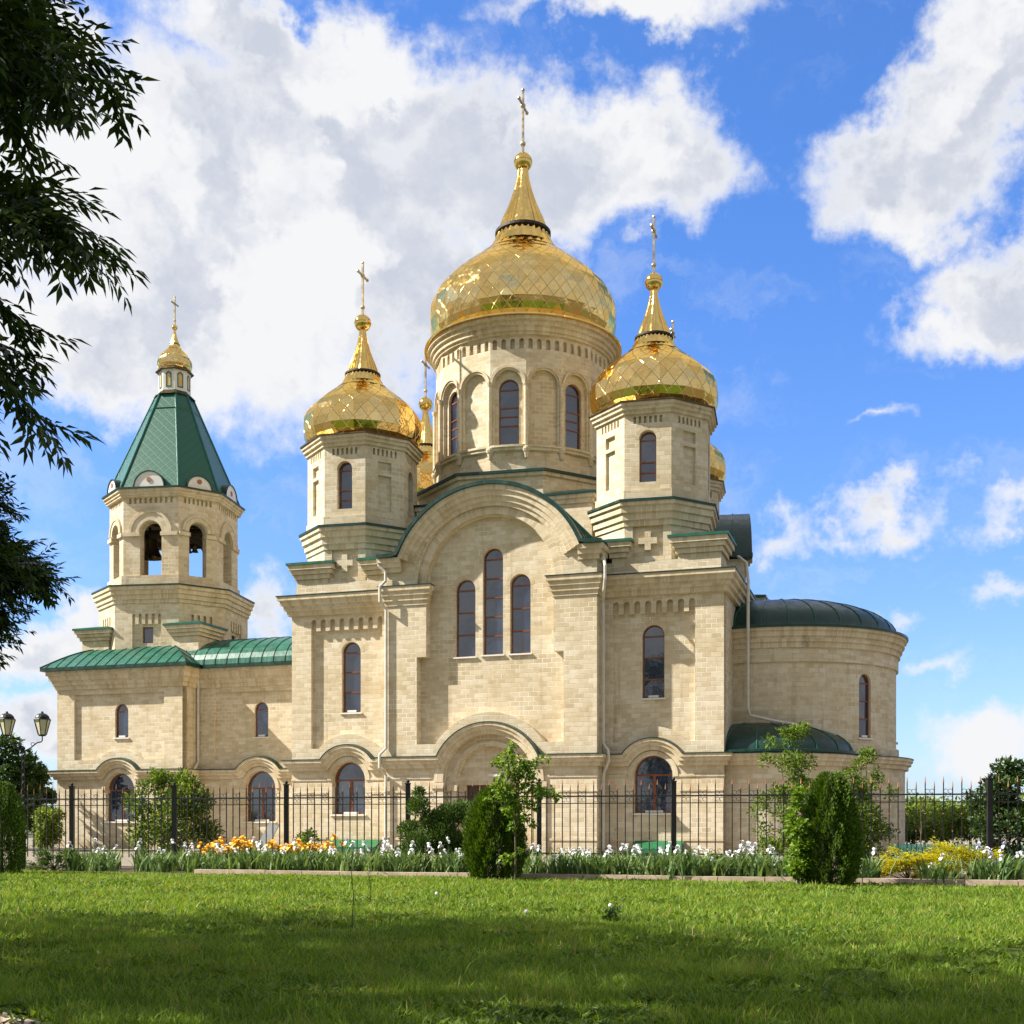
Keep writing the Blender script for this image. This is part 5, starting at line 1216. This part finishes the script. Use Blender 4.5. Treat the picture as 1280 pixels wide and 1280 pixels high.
# ------------------------------------------------------------------ small things in the lawn and yard
def stalk(px, Y, h, label):
    root = empty('weed_stalk', pos(px, Y)); tag(root, label, 'weed'); b = MB(); b.tube([(0, 0, 0), (.02, 0, h * .4), (-.015, 0, h * .75), (.02, 0, h)], [.006, .005, .004, .002], 5); b.build('stem', 'bark_dark', root)
    n = 26; P = np.stack([rng.normal(size=n) * .02, rng.normal(size=n) * .02, rng.uniform(.15, 1, n) * h], 1); leaves('leaves', P, rdir(n) + np.array([0, 0, .3]), rdir(n) + np.array([0, 0, 1]), .05, .018, 'leaf_tree', root)
stalk(440, 15.2, 1.0, 'tall thin dark weed stalk standing in the shaded lawn')
stalk(462, 19.5, .62, 'short thin weed stalk in the sunlit lawn behind the tall one')
root = empty('weed', pos(765, 15.4)); tag(root, 'small dark broad-leaved weed standing alone in the middle of the lawn', 'weed')
n = 60; P = np.stack([rng.normal(size=n) * .06, rng.normal(size=n) * .06, rng.uniform(.02, .2, n)], 1); leaves('leaves', P, rdir(n) * .8 + np.array([0, 0, .4]), rdir(n) * .4 + np.array([0, 0, 1]), .09, .04, 'leaf_tree', root)
b = MB(); b.tube([(0, 0, 0), (.01, 0, .18)], [.006, .003], 5); b.build('stem', 'bark_dark', root)
for px, py, lab in ((545, 1118, 'white dandelion clock in the sunlit lawn left of the thuja'), (657, 1141, 'white dandelion clock in the lawn below the young lime tree'), (762, 1133, 'white dandelion clock in the lawn behind the lone dark weed')):
    Y = 1.15 * F / (py - HOR); b = MB(); b.tube([(0, 0, 0), (.01, 0, .15)], .003, 5); o = b.build('dandelion', 'leaf_iris'); b = MB(); b.ball((.01, 0, .165), .028, 8, 6); b.build('seed_head', 'petal_white', o); o.location = pos(px, Y); tag(o, lab, 'dandelion', 'dandelion clocks in the lawn')
bo = MB(); bo.obox((0, 0, .72), (.16, 0, .0), (0, .02, .0), (0, .0, .74)); o = bo.build('board', 'board_grey'); p = fpt(325, .45); o.location = (p.x - .28, p.y + .1, .0); o.rotation_euler = (R(-6), R(27), R(-14)); tag(o, 'pale grey board leaning askew behind the fence near the orange irises', 'board')
sf = MB(); a, c = Vector((at(1112, 37), 37.0, 0)), Vector((at(1300, 34.5), 34.5, 0)); d = (c - a); L = d.length; d.normalize(); n = Vector((d.y, -d.x, 0)); k = int(L / .11)
for i in range(k): sf.obox(a + d * (L * (i + .5) / k) + Vector((0, 0, .35)), d * .043, n * (.012 if i % 2 else .02), (0, 0, .34))
sf.obox((a + c) / 2 + Vector((0, 0, .55)) - n * .03, d * L / 2, n * .012, (0, 0, .025)); tag(sf.build('sheet_fence', 'sheet_green'), 'low dark green slatted fence behind the golden junipers', 'fence')

# ------------------------------------------------------------------ ash trees: the branches hanging in from the left, the shade on the lawn
def compound(P, Dv, pairs, L, Wd):
    """pinnate leaves: a rachis with pairs of leaflets and one at the tip"""
    n = len(P); Dv = unit(Dv); up = np.array([0, 0, 1.0]); S_ = unit(np.cross(Dv, up) + rng.normal(size=(n, 3)) * .25); Nn = np.cross(S_, Dv); C, DD, NN = [], [], []; rl = L * (.55 * pairs)
    for k in range(pairs):
        c = P + Dv * (rl * (k + .6) / pairs) - up * (.03 * (k / pairs) ** 2)
        for s in (-1, 1): C.append(c); DD.append(Dv * .75 + S_ * s * .8 + up * -.22 + rng.normal(size=(n, 3)) * .10); NN.append(Nn + rng.normal(size=(n, 3)) * .2)
    C.append(P + Dv * rl); DD.append(Dv + rng.normal(size=(n, 3)) * .08 - up * .15); NN.append(Nn)
    C, DD, NN = (np.concatenate(x) for x in (C, DD, NN)); m = len(C)
    return C, DD, NN, L * rng.uniform(.75, 1.2, m), Wd * rng.uniform(.8, 1.15, m)
def in_view(P, mx=.0, mz=.0):
    k = np.maximum(P[:, 1], .3); return (P[:, 0] > -.427 * k - mx) & (P[:, 2] < EYE + .687 * k + mz) & (P[:, 1] > 0)
def ash(label, trunk, H, cr, cz, ch, shoots, nb, pairs, L, Wd, mx, seed, cluster=640):
    r_ = random.Random(seed); root = empty('ash_tree', (*trunk, 0)); tag(root, label, 'tree'); o = np.array([*trunk, 0.0]); b = MB()
    b.tube([(0, 0, -.1), (.1, .05, H * .25), (-.05, .1, H * .5), (.15, 0, H * .8)], [.32, .26, .18, .05], 12)
    CC = []
    cents = []
    while len(cents) < nb:
        u = np.array([r_.gauss(0, 1) for _ in range(3)]); u /= np.linalg.norm(u); u *= r_.uniform(.25, 1) ** .45
        p = o + np.array([u[0] * cr, u[1] * cr, cz + u[2] * ch])
        if not in_view(p[None], mx, mx)[0] and p[2] > 2.0: cents.append(p)
    for p in cents[::3]:
        q = p - o; b.tube([(0, 0, max(1.5, q[2] * .55)), (q[0] * .5, q[1] * .5, q[2] * .85), tuple(q)], [.07, .035, .01], 5)
    cents = np.array(cents); i = rng.integers(0, nb, cluster * nb // 20); P = cents[i] + rng.normal(size=(len(i), 3)) * np.array([.7, .7, .5]); P = P[~in_view(P, mx * .45, mx * .45)]
    CC.append(compound(P, rdir(len(P)) + np.array([0, 0, -.3]), 3, L * 1.6, Wd * 2.2))
    for base, tip, Y, dens in shoots:
        A = np.array([at(base[0], Y), Y + r_.uniform(-.25, .25), EYE + (HOR - base[1]) / F * Y]); B = np.array([at(tip[0], Y), Y + r_.uniform(-.5, .5), EYE + (HOR - tip[1]) / F * Y]); Ls = np.linalg.norm(B - A)
        t = np.linspace(0, 1, 7)[:, None]; sag = np.array([0, 0, 1]) * .10 * Ls; cur = A * (1 - t) + B * t + sag * (t * (1 - t) * 3); b.tube([tuple(c - o) for c in cur], [.012, .011, .009, .007, .006, .004, .002], 5)
        m = max(5, int(Ls * dens)); tt = rng.uniform(.12, .97, m)[:, None]; P = A * (1 - tt) + B * tt + sag * (tt * (1 - tt) * 3); dd = unit((B - A)[None] + np.zeros((m, 3)))
        rl = L * .55 * pairs; P = P - dd * rl * .45; CC.append(compound(P, dd * .8 + rdir(m) * .75 + np.array([0, 0, -.35]), pairs, L, Wd))
    C, DD, NN, LL, WW = (np.concatenate([c[k] for c in CC]) for k in range(5)); C = C - o
    leaves('crown', C, DD, NN, LL, WW, 'leaf_ash', root, fold=.18); b.build('trunk', 'bark_dark', root)
    return root
SH = []
def fill(poly, n, base, Y, dens, jit=60):
    """shoots whose tips are spread over an outline of the crown's edge"""
    xs = [p[0] for p in poly]; ys = [p[1] for p in poly]; out = []
    while len(out) < n:
        x, y = random.uniform(min(xs), max(xs)), random.uniform(min(ys), max(ys)); c = False
        for i in range(len(poly)):
            (x0, y0), (x1, y1) = poly[i], poly[i - 1]
            if (y0 > y) != (y1 > y) and x < (x1 - x0) * (y - y0) / (y1 - y0) + x0: c = not c
        if c: out.append(((base[0] + random.uniform(-20, 20), base[1] + (y - base[1]) * .55 + random.uniform(-jit, jit)), (x, y), Y + random.uniform(-.5, .5), dens))
    return out
SH += fill([(-40, -30), (125, -20), (150, 60), (160, 90), (138, 118), (122, 160), (95, 160), (60, 150), (-40, 130)], 26, (-110, 20), 7.2, 17)
SH += [((20, 60), (140, 82), 7.1, 24), ((20, 80), (132, 118), 7.0, 22), ((30, 70), (120, 192), 7.2, 24), ((10, 20), (100, 170), 7.3, 20), ((-60, 30), (110, 20), 7.2, 24), ((-20, 60), (55, 176), 7.2, 22), ((-60, 90), (20, 150), 7.0, 22)]
SH += fill([(-40, 180), (35, 175), (60, 210), (72, 240), (75, 280), (55, 325), (10, 350), (-40, 350)], 17, (-120, 250), 7.2, 19)
SH += [((20, 300), (152, 338), 7.0, 24), ((60, 285), (122, 346), 7.0, 22), ((70, 280), (130, 302), 7.1, 20), ((10, 290), (128, 268), 7.1, 22), ((-10, 280), (100, 322), 7.0, 26), ((60, 285), (142, 322), 7.0, 30)]
SH += fill([(-40, 340), (14, 350), (32, 400), (38, 440), (30, 500), (5, 545), (-40, 560)], 14, (-90, 400), 7.2, 21)
SH += [((-30, 370), (44, 415), 7.0, 26), ((-30, 410), (46, 456), 7.1, 26), ((-30, 460), (40, 520), 7.0, 26)]
ash('near ash tree whose dark branches hang in at the upper left', (-8.6, 8.2), 15, 5.0, 9.6, 5.2, SH, 86, 4, .115, .034, .55, 5)
SB = fill([(-30, 590), (24, 600), (34, 640), (20, 690), (-30, 700)], 22, (-110, 640), 13.2, 26, 25) + fill([(-30, 680), (30, 672), (62, 692), (80, 714), (58, 732), (24, 730), (-30, 740)], 30, (-120, 720), 13.0, 26, 25) + \
     fill([(-30, 730), (30, 738), (34, 770), (26, 800), (0, 822), (-30, 815)], 18, (-100, 760), 13.0, 24, 25) + fill([(-30, 560), (4, 570), (10, 600), (-30, 610)], 5, (-90, 580), 13.0, 24)
ash('farther ash tree with small leaves reaching in at the left edge beside the bell tower', (-14.0, 12.0), 15, 4.2, 9.2, 5.4, SB, 100, 4, .115, .036, .6, 9)
ash('ash tree out of sight on the left whose crown shades the lawn', (-13.5, 6.5), 17, 4.6, 11.0, 5.4, [], 66, 3, .13, .04, .8, 12)

# ------------------------------------------------------------------ trees in the distance
def far_tree(label, x, y, w, h, trunk_h, mat, seed, n=5200, L=.28, group=None):
    r_ = random.Random(seed); root = empty('tree', (x, y, 0)); tag(root, label, 'tree', group); cl = []
    for _ in range(34):
        u = Vector((r_.gauss(0, 1), r_.gauss(0, 1), r_.gauss(0, 1))).normalized() * r_.uniform(.3, 1) ** .5
        s = w * r_.uniform(.10, .2); cl.append(((u.x * w * .42, u.y * w * .42, trunk_h + (h - trunk_h) * (.5 + .46 * u.z)), (s, s, s * .7)))
    P, u = cloud_pts(n, cl, .4); leaves('crown', P, u + rdir(n) * .6, rdir(n) * .7 + np.array([0, 0, 1]), L * rng.uniform(.6, 1.3, n), L * .6, mat, root)
    b = MB(); b.tube([(0, 0, -.1), (.05, 0, trunk_h), (0, .05, h * .7)], [.03 * w, .024 * w, .008 * w], 8)
    for c, _ in cl[::3]: b.tube([(0, 0, trunk_h * .9 + .1 * h), (c[0] * .5, c[1] * .5, (trunk_h + c[2]) / 2 + .05 * h), c], [.012 * w, .008 * w, .003 * w], 5)
    b.build('trunk', 'bark_dark', root)
for lab, px, Y, w, h, th, mt, g in (('dark green tree behind the street lamp, tallest at the left edge', 10, 62, 3.9, 5.9, 1.2, 'leaf_tree', None),
        ('dark green tree at the left corner of the porch, partly behind the street lamp', 42, 66, 2.6, 4.6, .8, 'leaf_tree', None),
        ('light green bush beside the left corner of the porch', 58, 56, 1.7, 2.2, .2, 'leaf_far', None),
        ('light green distant tree nearest the apse behind the fence', 1140, 62, 3.4, 2.2, .3, 'leaf_far', 'distant light green trees on the right'),
        ('light green distant tree in the middle of the gap right of the apse', 1176, 66, 3.4, 2.6, .3, 'leaf_far', 'distant light green trees on the right'),
        ('light green distant tree beside the dark shrub at the right edge', 1212, 60, 3.0, 2.2, .3, 'leaf_far', 'distant light green trees on the right')):
    far_tree(lab, at(px, Y), Y, w, h, th, mt, int(px) + 5, n=2600 if mt == 'leaf_far' else 5200, L=.2 if mt == 'leaf_far' else .28, group=g)
for i, (x, y, w, h) in enumerate(((48, 150, 14, 3.6), (66, 160, 15, 4.2), (86, 155, 15, 4), (-64, 150, 15, 5), (-84, 160, 16, 6), (-104, 150, 16, 6), (106, 165, 16, 4.5))):
    far_tree('far tree on the skyline beyond the church', x, y, w, h, 1.5, 'leaf_far', 70 + i, 3500, .7, group='far trees on the skyline')
bt_ = empty('bare_tree', pos(1150, 46)); tag(bt_, 'thin leafless sapling behind the fence right of the apse', 'tree'); b = MB(); b.tube([(0, 0, 0), (.05, 0, 1.2), (0, 0, 2.3)], [.03, .02, .006], 6); b.build('trunk', 'bark', bt_); b = MB()
for i in range(14):
    z = random.uniform(.9, 2.1); a = random.uniform(0, 6.28); l = random.uniform(.2, .55); b.tube([(.03, 0, z), (cos(a) * l * .5, sin(a) * l * .5, z + l * .4), (cos(a) * l, sin(a) * l, z + l * .75)], [.008, .005, .002], 4)
b.build('twigs', 'bark', bt_)

for i, (x, y, w, h) in enumerate(((9, -24, 10, 13), (24, -18, 11, 15), (38, -8, 11, 14), (-8, -30, 11, 12), (-24, -34, 12, 14))):
    far_tree('broad green tree standing behind the viewpoint, seen only as a dark reflection in the domes', x, y, w, h, 2.5, 'leaf_tree', 170 + i, 5200, .55, group='trees mirrored in the domes')
